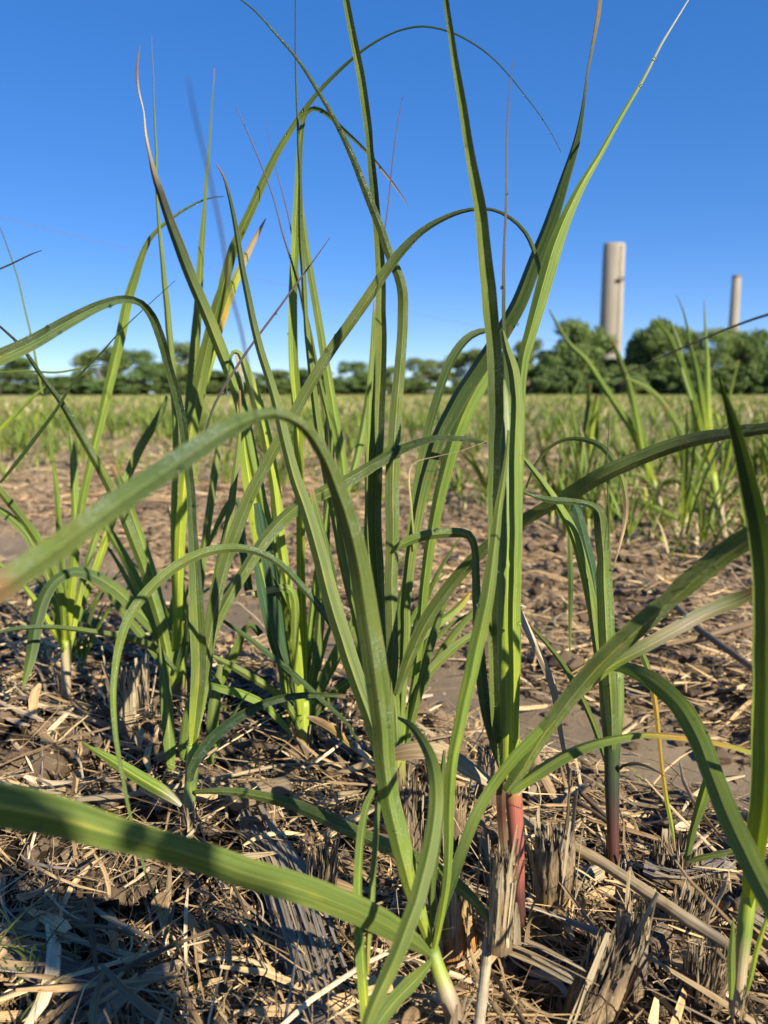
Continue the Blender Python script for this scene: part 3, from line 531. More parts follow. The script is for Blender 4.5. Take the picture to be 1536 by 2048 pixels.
# dry husk strips clasping the feet of the shoots
def husks(root, px, py, w_, d, hpx, n, seed):
    g = np.random.default_rng(seed); P0 = at(px, py, d); r0 = w_*d/F*.5; V = []; Fc = []; L = []; Cc = []; b = 0
    for q in range(n):
        a = g.random()*6.28; t = np.linspace(0, 1, 12); hh = hpx*d/F*(.45+.6*g.random())
        out = r0*1.06+r0*(.2+2.6*g.random()**2)*t**2.4; aa = a+.5*(g.random()-.5)*t
        Pp = np.stack([P0.x+np.cos(aa)*out, P0.y+np.sin(aa)*out, P0.z-.012+hh*t*(1-.25*g.random()*t)], 1)
        v, f, l = ribbon_geo(Pp, r0*(.25+.7*g.random())*(1-.75*t**1.5)+.0004, fold=.25, cross=3, view=(P0.x, P0.y, P0.z+hh*.5), seed=g.random())
        V.append(v); Fc.append(f+b); L.append(l); b += len(v); Cc.append(np.tile(palette('wsn', np.array([g.random()]))*(.6+.4*g.random()), (len(v), 1)))
    o = mesh_obj('dry_husk', np.vstack(V), np.vstack(Fc), M_STRAW, root, col=np.vstack(Cc), luv=np.vstack(L)); o['kind'] = 'stuff'
husks(A, 1036, 1850, 36, .65, 120, 10, 1); husks(B, 796, 1560, 36, .93, 110, 12, 2); husks(Cp, 905, 2030, 40, .56, 90, 7, 3)
husks(D, 1227, 1730, 24, .74, 130, 8, 4); husks(E, 377, 1650, 26, .82, 80, 10, 5); husks(Fp, 352, 1395, 36, 1.16, 90, 12, 6)
husks(Gp, 608, 1495, 30, 1.05, 110, 12, 7); husks(Hp, 132, 1395, 22, 1.2, 90, 10, 8); husks(Ip, 1476, 2000, 26, .56, 150, 8, 9)
# ------------------------------------------------------------------ loose cane pieces and stumps
def stump(px, py, top, wpx, label, colk='ant', lean=(0, 0), frayed=.3, seed=0, peel=10, d=None, tipk='a'):
    """px,py: foot in the photo; top: photo y of the top; wpx: width"""
    d = d or gd(px, py, -.01); P = at(px, py, d); r = wpx*d/F*.5; h = (py-top)*d/F/math.cos(math.radians(22))
    P.z -= .02; h += .02
    g = np.random.default_rng(seed+11)
    root = empty('cane_stump', P, label, 'stump', 'cut cane stumps in the near bed')
    n, m = 26, 44; th = np.linspace(0, 2*np.pi, m, endpoint=False)
    ridg = 1+.07*np.array(vnoise(np.cos(th)*3, np.sin(th)*3, .35, seed))*2+.05*(g.random(m)-.5)
    split = g.random(m); toph = 1-frayed*.55*split**1.2-.25*frayed*(np.array(vnoise(np.cos(th)*2, np.sin(th)*2, .8, seed+3))+.5)
    V = []; L = []; Cc = []
    for k, t in enumerate(np.linspace(0, 1, n)):
        z = h*t*toph; rr = r*ridg*(1+.06*math.sin(t*9+seed))*(1.06-.12*t)+r*.10*(g.random(m)-.5)*t
        bulge = 1+.10*math.exp(-((t-.3)/.05)**2)
        V.append(np.stack([P.x+np.cos(th)*rr*bulge+lean[0]*z, P.y+np.sin(th)*rr*bulge+lean[1]*z, P.z+z], 1))
        L.append(np.stack([np.abs(th/np.pi-1), z, np.full(m, seed*.137 % 1)], 1)); Cc.append(palette(colk, np.full(m, t)))
    V = np.vstack(V); L = np.vstack(L); Cc = np.vstack(Cc)
    i = np.arange(n*m).reshape(n, m); j = np.roll(i, -1, 1)
    Fq = np.stack([i[:-1].ravel(), j[:-1].ravel(), j[1:].ravel(), i[1:].ravel()], 1)
    cen = V[i[-1]].mean(0)-np.array((0, 0, h*.18)); V = np.vstack([V, cen[None]]); L = np.vstack([L, L[-1:]]); Cc = np.vstack([Cc, Cc[-1:]*.9])
    cap = np.stack([i[-1], j[-1], np.full(m, n*m)], 1)
    mesh_obj('cane_stub', V, [Fq, cap], M_FIB, root, col=Cc, luv=L)
    # frayed fibres standing on the cut
    V = []; Fc = []; L = []; Cc = []; b = 0
    for q in range(int(150*frayed)+50):
        a = g.random()*2*np.pi; rr = r*math.sqrt(g.random())*.95; zz = h*(.60+.25*g.random()); ln = h*(.06+.16*g.random())*(.5+frayed)
        base = np.array((P.x+math.cos(a)*rr+lean[0]*zz, P.y+math.sin(a)*rr+lean[1]*zz, P.z+zz)); dr = np.array((math.cos(a)*.25*g.random()+lean[0]+.25*(g.random()-.5), math.sin(a)*.25*g.random()+lean[1]+.25*(g.random()-.5), 1.))
        ww = r*(.035+.06*g.random()); s = np.array((math.cos(a+1.5), math.sin(a+1.5), 0))*ww; s2 = np.array((math.cos(a), math.sin(a), 0))*ww*.6
        p1 = base+dr*ln*.5; p2 = base+dr*ln
        V += [base-s, base+s, base+s2*2, p1-s*.8, p1+s*.8, p1+s2*1.6, p2]
        Fc += [(b, b+1, b+4, b+3), (b+1, b+2, b+5, b+4), (b+2, b, b+3, b+5), (b+3, b+4, b+6, b+6), (b+4, b+5, b+6, b+6), (b+5, b+3, b+6, b+6)]
        L += [(g.random(), .1*g.random(), q*.01)]*7; cc = palette(tipk+'s', np.array([g.random()]))[0]*(.55+.5*g.random()); Cc += [cc]*7; b += 7
    Fc = np.array(Fc); quads = Fc[Fc[:, 2] != Fc[:, 3]]; tris = Fc[Fc[:, 2] == Fc[:, 3]][:, :3]
    o = mesh_obj('frayed_fibre', V, [quads, tris], M_FIB, root, col=np.array(Cc), luv=np.array(L), smooth=False); o['kind'] = 'stuff'
    # peeling husk strips
    V = []; Fc = []; L = []; Cc = []; b = 0
    for q in range(peel):
        a = g.random()*2*np.pi; n2 = 10; t = np.linspace(0, 1, n2); out = r*(1.02+(.15+1.1*g.random()**2)*t**2*1.0)
        z0 = h*.25*g.random(); z = z0+h*(.5+.6*g.random())*t
        aa = a+.5*(g.random()-.5)*t
        Pp = np.stack([P.x+np.cos(aa)*out+lean[0]*z, P.y+np.sin(aa)*out+lean[1]*z, P.z+z], 1)
        v, f, l = ribbon_geo(Pp, r*(.12+.35*g.random())*(1-.6*t)+.0005, fold=.2, cross=3, view=(P.x, P.y, P.z+h*.5), seed=g.random())
        V.append(v); Fc.append(f+b); L.append(l); Cc.append(np.tile(palette('sw', np.array([g.random()]))*(.6+.4*g.random()), (len(v), 1))); b += len(v)
    if peel:
        o = mesh_obj('peeling_husk', np.vstack(V), np.vstack(Fc), M_STRAW, root, col=np.vstack(Cc), luv=np.vstack(L)); o['kind'] = 'stuff'
    return root
PAL['H'] = (.27, .245, .215)
PAL['G'] = (.42, .28, .10); PAL['B'] = (.15, .11, .075); PAL['O'] = (.42, .18, .035); PAL['S'] = (.32, .24, .14)
stump(1105, 1850, 1640, 78, 'upright split cane stump with a golden foot right of the red stem', 'nGGBSa', (0, 0), .35, 1, 14)
stump(1000, 1850, 1690, 46, 'pale papery cane stump hugging the left side of the red stem', 'nSGwS', (.03, 0), .35, 2, 20, d=.61)
stump(915, 1955, 1760, 86, 'stump with an orange rotten heart beside the nearest shoot', 'OGOGS', (-.05, .1), .3, 3, 12)
stump(820, 1700, 1560, 58, 'crumbling grey-brown stump behind the nearest shoot', 'nBBa', (0, 0), .7, 4, 6)
stump(900, 1720, 1570, 62, 'dark ragged stump between the near shoot and the red stem', 'nBBS', (0, 0), .6, 5, 8)
stump(268, 1490, 1345, 74, 'broad pale frayed stump in the left part of the bed', 'SSww', (-.05, 0), .75, 6, 22, tipk='w')
stump(315, 1500, 1420, 40, 'short pale splintered stump right beside the broad pale one', 'SSw', (.1, 0), .8, 7, 8, tipk='w')
stump(1150, 2060, 1880, 96, 'leaning ragged stump cut by the bottom edge of the view', 'nBSB', (.35, .1), .6, 8, 8)
stump(1250, 2010, 1830, 64, 'tall frayed stump with brush-like grey top near the bottom right', 'SSBH', (.08, .1), .8, 9, 6)
stump(1340, 1925, 1800, 84, 'dark brown tilted stump below the fallen cane stick', 'nBBB', (.3, .15), .6, 10, 6)
stump(1390, 2040, 1900, 80, 'crumbly brown stump in the lower right corner', 'nBBB', (.1, 0), .9, 11, 4)
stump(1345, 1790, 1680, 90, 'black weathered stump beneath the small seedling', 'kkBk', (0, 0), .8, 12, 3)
stump(1440, 1830, 1740, 70, 'broken stump behind the right edge stem', 'nBSB', (-.2, 0), .7, 13, 4)
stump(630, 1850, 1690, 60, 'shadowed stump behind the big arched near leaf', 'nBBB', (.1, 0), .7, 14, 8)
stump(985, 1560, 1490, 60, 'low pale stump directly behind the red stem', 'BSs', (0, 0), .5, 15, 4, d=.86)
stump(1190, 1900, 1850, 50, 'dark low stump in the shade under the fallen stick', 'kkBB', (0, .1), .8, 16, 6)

def ground_ribbon(name, pts, col, mat, lift=.012, parent=None, fold=.3, cross=5, roll=0, up=(0, 0, 1), conform=True):
    """pts: photo x,y,width(px), lying on the ground"""
    q = []
    for p in parse(pts):
        d = gd(p[0], p[1], lift); X = at(p[0], p[1], d); q.append((X.x, X.y, X.z, p[2]*d/F))
    q = np.array(q); t = np.linspace(0, 1, len(q)); tt = np.linspace(0, 1, 50)
    A = np.stack([np.interp(tt, t, q[:, k]) for k in range(4)], 1)
    ker = np.ones(7)/7; A[:, :3] = np.stack([np.convolve(np.pad(A[:, k], 3, 'edge'), ker, 'valid') for k in range(3)], 1)
    V, Fq, L = ribbon_geo(A[:, :3], A[:, 3], up=up, fold=fold, cross=cross, roll=roll, seed=random.random())
    return mesh_obj(name, V, Fq, mat, parent, col=palette(col, np.repeat(tt, cross), .06), luv=L)
def bundle(name, pts, label, cat, col='HHa', n=16, lift=.02, seed=0, mat=None):
    """a broad split cane: plate with splintering strips, one thing"""
    g = np.random.default_rng(seed); q = []
    for p in parse(pts):
        d = gd(p[0], p[1], lift); X = at(p[0], p[1], d); q.append((X.x, X.y, X.z, p[2]*d/F))
    q = np.array(q); t = np.linspace(0, 1, len(q)); tt = np.linspace(0, 1, 40)
    A = np.stack([np.interp(tt, t, q[:, k]) for k in range(4)], 1)
    root = empty(name, Vector(A[0, :3]), label, cat)
    V, Fq, L = ribbon_geo(A[:, :3], A[:, 3], up=(0, 0, 1), fold=-.5, cross=9, seed=seed*.31)
    mesh_obj('cane_shell', V, Fq, mat or M_FIB, root, col=palette(col, np.repeat(tt, 9)), luv=L)
    T = np.gradient(A[:, :3], axis=0); T /= np.linalg.norm(T, axis=1)[:, None]; S = np.cross(T, (0, 0, 1)); S /= np.linalg.norm(S, axis=1)[:, None]
    V = []; Fc = []; L = []; Cc = []; b = 0
    for k in range(n):
        o = g.random()*1.15-.575; a0 = g.random()*.5; a1 = min(1.12, a0+.35+.5*g.random()); s = np.linspace(a0, a1, 16)
        Pp = np.stack([np.interp(s, tt, A[:, i]) for i in range(3)], 1); ex = np.maximum(s-1, 0)[:, None]; Pp = Pp+T[-1]*ex*.25
        w = np.interp(s, tt, A[:, 3])[:, None]; SS = np.stack([np.interp(s, tt, S[:, i]) for i in range(3)], 1)
        bow = (g.random()-.5)*.3*(s-a0)[:, None]
        Pp = Pp+SS*w*(o+bow)+np.array((0, 0, 1))*(.003+w*.22*(1-4*o*o)+.012*g.random()*((s-a0)[:, None]))
        v, f, l = ribbon_geo(Pp, (.001+.004*g.random())*np.ones(16)*(1-.5*np.linspace(0, 1, 16)), up=(0, 0, 1), fold=.3, cross=3, seed=g.random())
        V.append(v); Fc.append(f+b); L.append(l); Cc.append(np.tile(palette(col+'s', np.array([g.random()]))*(.7+.5*g.random()), (len(v), 1))); b += len(v)
    o = mesh_obj('splintered_strip', np.vstack(V), np.vstack(Fc), M_STRAW, root, col=np.vstack(Cc), luv=np.vstack(L)); o['kind'] = 'stuff'
    return root
bundle('split_cane', '495,1600,46 520,1660,60 560,1740,80 595,1840,96 625,1940,100 660,2060,110', 'broad grey split cane lying towards the camera under the near leaf', 'cane debris', 'HHaH', 22, .035, 1)
bundle('split_cane', '-40,1880,70 60,1905,84 150,1935,90 250,1985,84', 'ribbed bluish grey cane half-pipe in the shade at the lower left', 'cane debris', 'HHHH', 3, .03, 2)
bundle('split_cane', '40,1385,30 100,1402,38 160,1424,38 188,1440,30', 'short smooth tan cane piece beside the left cluster', 'cane debris', 'SSSn', 2, .03, 3)
bundle('split_cane', '905,1800,34 960,1850,40 1010,1885,36 1080,1915,34 1150,1955,30', 'curved pale split cane lying right of the nearest shoot', 'cane debris', 'aSsw', 10, .035, 4)
bundle('split_cane', '420,1500,40 500,1480,30 560,1490,20', 'dark brown curled cane flake behind the jointed stem', 'cane debris', 'nnB', 2, .03, 5)
bundle('split_cane', '1290,1720,60 1350,1735,86 1420,1722,80 1450,1710,60', 'weathered grey chunk of cane lying behind the right edge stem', 'cane debris', 'HBHH', 6, .03, 6)
def stick(name, pts, label, col, lift0, lift1, cat='cane stick'):
    P = parse(pts); n = len(P); q = []; R = []
    for k, p in enumerate(P):
        l = lift0+(lift1-lift0)*k/(n-1); d = gd(p[0], p[1], l); X = at(p[0], p[1], d); q.append(X[:]); R.append(p[2]*d/F*.5)
    q = np.array(q); t = np.linspace(0, 1, n); tt = np.linspace(0, 1, 40)
    A = np.stack([np.interp(tt, t, q[:, k]) for k in range(3)], 1); R = np.interp(tt, t, R)*(1+.14*np.exp(-(((tt*5) % 1-.5)/.06)**2))
    o = tube3(None, name, A, R, col, M_STRAW, 12, .05); return tag(o, label, cat)
stick('cane_stick', '1036,1632,17 1110,1672,20 1200,1722,22 1290,1782,24 1370,1836,25 1440,1880,24 1500,1925,22', 'long straight tan cane stick lying across the stumps at lower right', 'sSssaS', .075, .05)
stick('cane_stick', '150,1600,10 260,1590,12 420,1560,9 560,1530,6 700,1525,3', 'thin bowed stalk lying flat behind the jointed stem', 'asa', .05, .06)
stick('cane_stick', '1190,1565,8 1150,1600,10 1240,1660,11 1160,1585,9', 'short twig leaning behind the thin dark stem', 'nBn', .02, .03)
stick('cane_stick', '1590,1220,12 1480,1252,14 1400,1275,12 1330,1290,8', 'dark stick lying on the far side of the muddy furrow at right', 'nBn', .02, .02)
stick('cane_stick', '1330,1190,12 1400,1260,14 1470,1310,14 1545,1365,12', 'dark brown cane stick on the crumbly bank at right', 'nBn', .03, .03)
stick('cane_stick', '100,1300,12 101,1340,14 102,1400,14', 'stubby upright brown stick left of the pink-footed cluster', 'tSt', .06, -.01)
stick('cane_stick', '870,1990,10 915,2000,12 930,2080,14', 'pale bent stick at the bottom edge below the orange stump', 'wsw', .05, .03)
stick('cane_stick', '985,1830,22 975,1900,22 965,1990,22 955,2080,24', 'pale upright husk strip below the red stem', 'wsww', .05, .05)
stick('cane_stick', '0,1290,5 90,1278,6 200,1270,6 300,1268,5 430,1268,4', 'straight yellow straw crossing in front of the left cluster', 'www', .08, .08)

# ------------------------------------------------------------------ straw litter, built from many ribbons
def litter(name, XY, z, heading, pitch, ln, wd, curv, cols, seg=5, tw=None):
    n = len(XY); t = np.linspace(-.5, .5, seg)[None, :]
    a = heading[:, None]+curv[:, None]*t; dl = (ln/(seg-1))[:, None]
    cx = np.cumsum(np.cos(a)*dl*np.cos(pitch)[:, None], 1); cy = np.cumsum(np.sin(a)*dl*np.cos(pitch)[:, None], 1)
    cx -= cx.mean(1, keepdims=True); cy -= cy.mean(1, keepdims=True)
    cz = z[:, None]+np.sin(pitch)[:, None]*t*ln[:, None]+(rng.random((n, 1))-.3)*.35*ln[:, None]*(.25-t*t)*.6
    X = XY[:, 0, None]+cx; Y = XY[:, 1, None]+cy
    P = np.stack([X, Y, cz], 2)
    S = np.stack([-np.sin(a), np.cos(a), np.zeros_like(a)], 2)
    roll = (rng.random((n, 1))-.5)*2.2+(rng.random((n, 1))-.5)*2*t if tw is None else tw
    S = S*np.cos(roll)[..., None]+np.array((0, 0, 1.))*np.sin(roll)[..., None]
    up = np.cross(np.stack([np.cos(a), np.sin(a), 0*a], 2), S)
    taper = (1-(2*np.abs(t))**3*.6)
    ww = (wd[:, None]*taper)[..., None]*.5
    V = np.stack([P-S*ww, P+up*ww*.5, P+S*ww], 2)          # n,seg,3,3
    L = np.zeros_like(V); L[:, :, 1, 0] = .5; L[:, :, 2, 0] = 1; L[..., 1] = ((t+.5)*ln[:, None])[..., None]; L[..., 2] = rng.random((n, 1, 1))
    Cc = np.repeat(cols[:, None, :], seg*3, 1).reshape(-1, 3)
    i = np.arange(n*seg*3).reshape(n, seg, 3)
    Fq = np.stack([i[:, :-1, :-1], i[:, :-1, 1:], i[:, 1:, 1:], i[:, 1:, :-1]], -1).reshape(-1, 4)
    o = mesh_obj(name, V.reshape(-1, 3), Fq, M_STRAW, None, col=Cc, luv=L.reshape(-1, 3)); o['kind'] = 'stuff'; return o
def scatter(n, r0, r1, bedw, furw, x_lim=None):
    out = []
    while len(out) < n:
        k = n*3; r = r0*(r1/r0)**rng.random(k); a = (rng.random(k)-.5)*2.3
        x = np.sin(a)*r; y = np.cos(a)*r-.05
        f = furrow(x, y); keep = rng.random(k) < bedw*(1-f)+furw*f
        out += list(np.stack([x, y], 1)[keep])
    return np.array(out[:n])
SP = np.array([(.68, .54, .33), (.60, .45, .26), (.50, .37, .21), (.74, .63, .45), (.38, .28, .17), (.22, .16, .10), (.50, .42, .32), (.58, .41, .23)])
def straw_cols(n, dark=0.0):
    c = SP[rng.choice(len(SP), n, p=[.17, .16, .16, .09, .15, .14, .09, .04])]; return c*np.array((1.06, 1.0, .92))*(.45+.68*rng.random((n, 1)))*(1-dark)
def add_litter(name, n, r0, r1, lo, hi, wlo, whi, bedw, furw, layer, long_=0.0, pit=.3):
    XY = scatter(n, r0, r1, bedw, furw); m = len(XY)
    z = hgt(XY[:, 0], XY[:, 1])+layer*rng.random(m)**1.3
    ln = lo+(hi-lo)*rng.random(m)**2.2; wd = wlo+(whi-wlo)*rng.random(m)**2.5
    hd = rng.random(m)*2*np.pi; hd = np.where(rng.random(m) < .45, 2.38+.5*rng.standard_normal(m), hd)
    pitch = pit*rng.standard_normal(m); z = z+np.abs(np.sin(pitch))*ln*.35
    litter(name, XY, z, hd, pitch, ln, wd, (.3+1.1*rng.random(m)**2)*rng.standard_normal(m), straw_cols(m))
add_litter('straw_litter', 14000, .34, 1.6, .015, .09, .001, .0045, 1, .04, .034)
add_litter('dry_leaf_sheaths', 1900, .34, 1.7, .03, .16, .004, .017, 1, .02, .045, pit=.22)
add_litter('fine_strands', 1600, .34, 1.6, .05, .22, .0005, .0014, 1, .02, .05, pit=.25)
add_litter('long_straw', 4500, .34, 1.7, .06, .24, .0012, .006, 1, .03, .045, pit=.16)
add_litter('straw_shreds', 22000, .34, 1.4, .006, .04, .0005, .0018, 1, .03, .030)
add_litter('straw_on_next_bed', 27000, 1.3, 5.0, .02, .16, .002, .009, 1, .02, .02, pit=.15)
add_litter('straw_further_off', 12000, 3.6, 14, .06, .35, .005, .016, 1, .3, .03, pit=.12)
add_litter('straw_on_the_mud', 220, .9, 3.5, .01, .07, .001, .003, 0, 1, .004, pit=.05)

# small soil crumbs and white flecks
def crumbs(name, n, r0, r1, lo, hi, colr, bedw, furw):
    XY = scatter(n, r0, r1, bedw, furw); s = lo+(hi-lo)*rng.random(n)**3
    v, f = ico(); c = np.stack([XY[:, 0], XY[:, 1], hgt(XY[:, 0], XY[:, 1])+s*.35], 1)
    V = c[:, None]+v[None]*s[:, None, None]*(.6+.7*rng.random((n, len(v), 1)))*np.array((1, 1, .7))
    Fc = (f[None]+np.arange(n)[:, None, None]*len(v)).reshape(-1, 3)
    cc = np.repeat(np.array(colr)[None]*(.6+.7*rng.random((n, 1))), len(v), 0)
    L = np.zeros((n*len(v), 3)); L[:, 0] = rng.random(n*len(v)); L[:, 2] = .3
    o = mesh_obj(name, V.reshape(-1, 3), Fc, M_FIB, None, col=cc, luv=L, smooth=False); o['kind'] = 'stuff'
crumbs('soil_crumbs', 26000, .5, 3.4, .002, .014, (.17, .125, .08), 1, .05)
crumbs('soil_clods', 5200, .95, 4.2, .006, .030, (.18, .128, .08), 1, .004)
crumbs('pale_flecks', 160, .6, 3.6, .003, .012, (.62, .58, .52), 1, .4)
# little dewy grass in the shaded corner
Gt = empty('grass_tuft', at(40, 1990, gd(40, 1990)), 'low wet weed grass in the shade at the lower left corner', 'grass')
V = []; Fc = []; L = []; Cc = []; b = 0
for k in range(70):
    d0 = gd(20, 2010, .0)*random.uniform(.92, 1.12); p0 = at(random.uniform(-90, 110), random.uniform(1890, 2070), d0); t = np.linspace(0, 1, 9)
    a = random.random()*6.28; ln = random.uniform(.02, .07)
    Pp = np.stack([p0.x+np.cos(a)*ln*t**1.5, p0.y+np.sin(a)*ln*t**1.5, p0.z+ln*.8*t*(1-.45*t)], 1)
    v, f, l = ribbon_geo(Pp, .0024*(1-t)+.0004, up=(0, 0, 1), cross=3, seed=random.random()); V.append(v); Fc.append(f+b); L.append(l); b += len(v); Cc.append(palette('gb', np.full(len(v), random.random())))
o = mesh_obj('grass_blades', np.vstack(V), np.vstack(Fc), M_LEAF, Gt, col=np.vstack(Cc), luv=np.vstack(L)); o['kind'] = 'stuff'

# short thick broken pieces of old cane half buried in the straw
gb = np.random.default_rng(21); nb_ = 0
while nb_ < 34:
    r_ = .5*(1.75/.5)**gb.random(); a_ = (gb.random()-.5)*1.5; x_, y_ = math.sin(a_)*r_, math.cos(a_)*r_
    if furrow(x_, y_) > .05 or row_s(x_, y_) > .95: continue
    ln = gb.uniform(.03, .10); rad = gb.uniform(.006, .012); hd = gb.random()*6.28; pit = gb.normal(0, .25); t_ = np.linspace(-.5, .5, 14)
    P = np.stack([x_+math.cos(hd)*t_*ln, y_+math.sin(hd)*t_*ln, hgt(x_, y_)+.018+math.sin(pit)*t_*ln+.02*gb.random()], 1)
    R = rad*(1+.10*np.exp(-((t_-gb.uniform(-.3, .3))/.05)**2))*(1-.25*gb.random()*(t_+.5)**6)
    o = tube3(None, 'broken_cane_piece', P, R, str(gb.choice(['SwS', 'SSa', 'BSa', 'Hwa', 'nSB', 'HHB'])), M_FIB, 14, .16)
    tag(o, 'short broken piece of old cane half buried in the straw litter', 'cane debris', 'broken cane pieces in the straw litter'); nb_ += 1
# ------------------------------------------------------------------ shoots in the next rows
G2 = 'sugarcane shoots in the rows behind'
def arc_leaf(parent, base, az, ln, w, bend, col, seed, tilt=.25):
    t = np.linspace(0, 1, 16); g = random.Random(seed)
    ang = tilt+bend*t**1.6; ds = ln/15
    hx = np.concatenate([[0], np.cumsum(np.sin(ang[1:])*ds)]); hz = np.concatenate([[0], np.cumsum(np.cos(ang[1:])*ds)])
    P = np.stack([base[0]+np.cos(az)*hx, base[1]+np.sin(az)*hx, base[2]+hz], 1)
    W = w*np.minimum(1, .45+t*3)*np.clip((1-t)*2.2, 0, 1)**.8+.0008
    V, Fq, L = ribbon_geo(P, W, up=(-math.sin(az), math.cos(az), .01), roll=math.pi/2+g.uniform(-.4, .4), fold=.4, cross=3, seed=g.random())
    return V, Fq, L, palette(col, np.repeat(t, 3), .12)
def proto(seed, n, ht):
    g = random.Random(seed); out = []
    for k in range(n):
        c = g.choice(['yllg', 'yllg', 'ylgg', 'ygg', 'lggt', 'ylld'])
        out.append(arc_leaf(None, (g.uniform(-.012, .012), g.uniform(-.012, .012), .03+.07*g.random()), g.random()*6.28, ht*g.uniform(.6, 1.1), g.uniform(.006, .017), g.uniform(.15, 1.5), c, seed*50+k, g.uniform(.05, .5)))
    return out
def make_proto(seed, n, ht, label, wmul=1):
    r = empty('sugarcane_shoot', (0, 0, 0), label, 'sugarcane', G2)
    for V, Fq, L, c in proto(seed, n, ht): mesh_obj('leaf', V, Fq, M_LEAF, r, col=c, luv=L)
    tube3(r, 'stem', [(0, 0, -.03), (0, 0, .05), (.002, 0, .13)], [.007, .008, .005], 'tty')
    return r
def copy_tree(o, parent=None):
    c = o.copy(); C.objects.link(c)
    if parent is not None: c.parent = parent
    for ch in list(o.children): copy_tree(ch, c)
    return c
# traced clumps on the next bed at the right
J = plant('sugarcane_shoot', 1443, 1055, 'bright sun-lit sugarcane clump with a pink foot on the next bed at the right', 'sugarcane', G2)
dj = gd(1443, 1055)
tube(J, 'stem', '1450,1080,14 1440,1030,16 1430,980,16 1424,945,18', dj, 'tttyy')
for s, c in (('1428,970,12 1412,900,22 1396,840,24 1380,780,22 1358,720,20 1335,670,12 1310,640,4', 'yyllg'), ('1430,960,12 1415,880,22 1400,800,22 1392,740,14 1380,690,10 1365,620,4 1352,590,2', 'yylgg'),
             ('1426,960,10 1420,880,18 1418,800,20 1416,730,16 1412,670,9 1408,600,2', 'yyllg'), ('1424,950,10 1380,890,18 1345,830,18 1310,785,16 1280,765,12 1255,755,6', 'llgggg'),
             ('1430,980,10 1400,920,16 1360,860,18 1330,810,14', 'lgg'), ('1436,990,8 1455,920,14 1462,870,14 1470,820,6', 'lyg'), ('1436,990,8 1470,930,14 1490,890,12 1500,850,6', 'lyg'),
             ('1430,1000,8 1400,970,14 1370,950,14 1340,960,8', 'lgg'), ('1438,1010,8 1465,990,16 1490,960,12', 'yll'), ('1436,1020,8 1400,990,14 1370,1000,12 1350,1030,6', 'ggg'),
             ('1340,640,6 1360,700,12 1362,740,14 1380,800,10', 'ggl'), ('1440,960,8 1450,850,10 1465,780,8 1478,720,4', 'ggg')):
    leaf(J, s, [dj, dj*.97], c, ws=.7)
K = plant('sugarcane_shoot', 1322, 1025, 'sugarcane clump with long crossing blades left of the bright pink-footed one', 'sugarcane', G2)
dk = gd(1322, 1025)
tube(K, 'stem', '1326,1040,10 1318,1000,12 1306,960,13', dk, 'rtty')
for s, c in (('1308,970,12 1290,920,22 1262,860,26 1235,820,22 1205,775,20 1170,720,18 1140,690,14 1115,650,10 1098,618,3', 'yylllgg'), ('1306,960,10 1292,900,20 1275,840,22 1255,770,20 1240,720,16 1225,680,8', 'yllgg'),
             ('1300,960,10 1280,880,16 1265,800,14 1250,740,10', 'ylg'), ('1200,900,12 1190,850,20 1200,800,26 1225,765,22 1260,755,16 1290,765,12 1320,800,6', 'yggbbg'),
             ('1170,960,10 1178,900,18 1185,840,20 1195,790,14', 'yyl'), ('1310,980,8 1280,950,14 1240,950,14 1210,965,6', 'lgg'), ('1305,990,8 1340,960,14 1380,975,10', 'lgg'),
             ('1160,900,6 1172,830,14 1180,770,12', 'dgg'), ('1265,1000,12 1300,1010,20 1340,1030,20 1375,1045,8', 'gll'), ('1150,1000,5 1120,900,8 1140,800,6 1180,720,3', 'ggg')):
    leaf(K, s, [dk, dk*.96], c, ws=.65)
gj = random.Random(5)
for root_, dd in ((J, dj), (K, dk)):
    for k in range(24):
        V, Fq, L, c = arc_leaf(None, (root_.location.x+gj.uniform(-.03, .03), root_.location.y+gj.uniform(-.03, .03), root_.location.z+.02), gj.random()*6.28, gj.uniform(.15, .42), gj.uniform(.005, .012), gj.uniform(.2, 1.6), gj.choice(['yllg', 'yllg', 'ylgg', 'llgt']), 900+k, gj.uniform(.1, .7))
        mesh_obj('leaf', V, Fq, M_LEAF, root_, col=c, luv=L)
# short inner blades that fill the near clumps
for root_, n_, h_ in ((B, 9, .30), (Fp, 9, .32), (Gp, 10, .30), (Hp, 9, .28), (E, 4, .16)):
    for k in range(n_):
        V, Fq, L, c = arc_leaf(None, (root_.location.x+gj.uniform(-.025, .025), root_.location.y+gj.uniform(0, .05), root_.location.z+.03), gj.uniform(.2, 2.9) if gj.random() < .6 else gj.random()*6.28, h_*gj.uniform(.55, 1.1), gj.uniform(.008, .015), gj.uniform(.1, 1.3), gj.choice(['yllg', 'yggd', 'yllg', 'lggg']), 1900+k, gj.uniform(.03, .4))
        mesh_obj('leaf', V, Fq, M_LEAF, root_, col=c, luv=L)
protos = []
LABS = ['green sugarcane shoot in a row of the field behind', ]
for k in range(7): protos.append(make_proto(100+k, 11+k % 6, .30+.05*(k % 4), 'young sugarcane shoot among many alike in the rows behind'))
spots = []
for row in range(1, 14):
    s0 = .62+ROW*row+.02; u = -14.0
    while u < 14:
        u += random.uniform(.05, .11) if row < 3 else random.uniform(.08, .18) if row < 5 else random.uniform(.16, .34)
        s = s0+random.uniform(-.24, .24); x = NX*s-NY*u; y = NY*s+NX*u
        if y < 1.6 or abs(x) > .62*y+.3 : continue
        r = math.hypot(x, y)
        if r > 16: continue
        if r < 5.5 and x < .12*y and random.random() < (.8 if r < 4 else .55): continue
        if r < 2.35: continue
        if math.hypot(x-J.location.x, y-J.location.y) < .3 or math.hypot(x-K.location.x, y-K.location.y) < .3: continue
        spots.append((r, x, y))
spots.sort(); near_s, far_s = spots[:285], spots[285:]
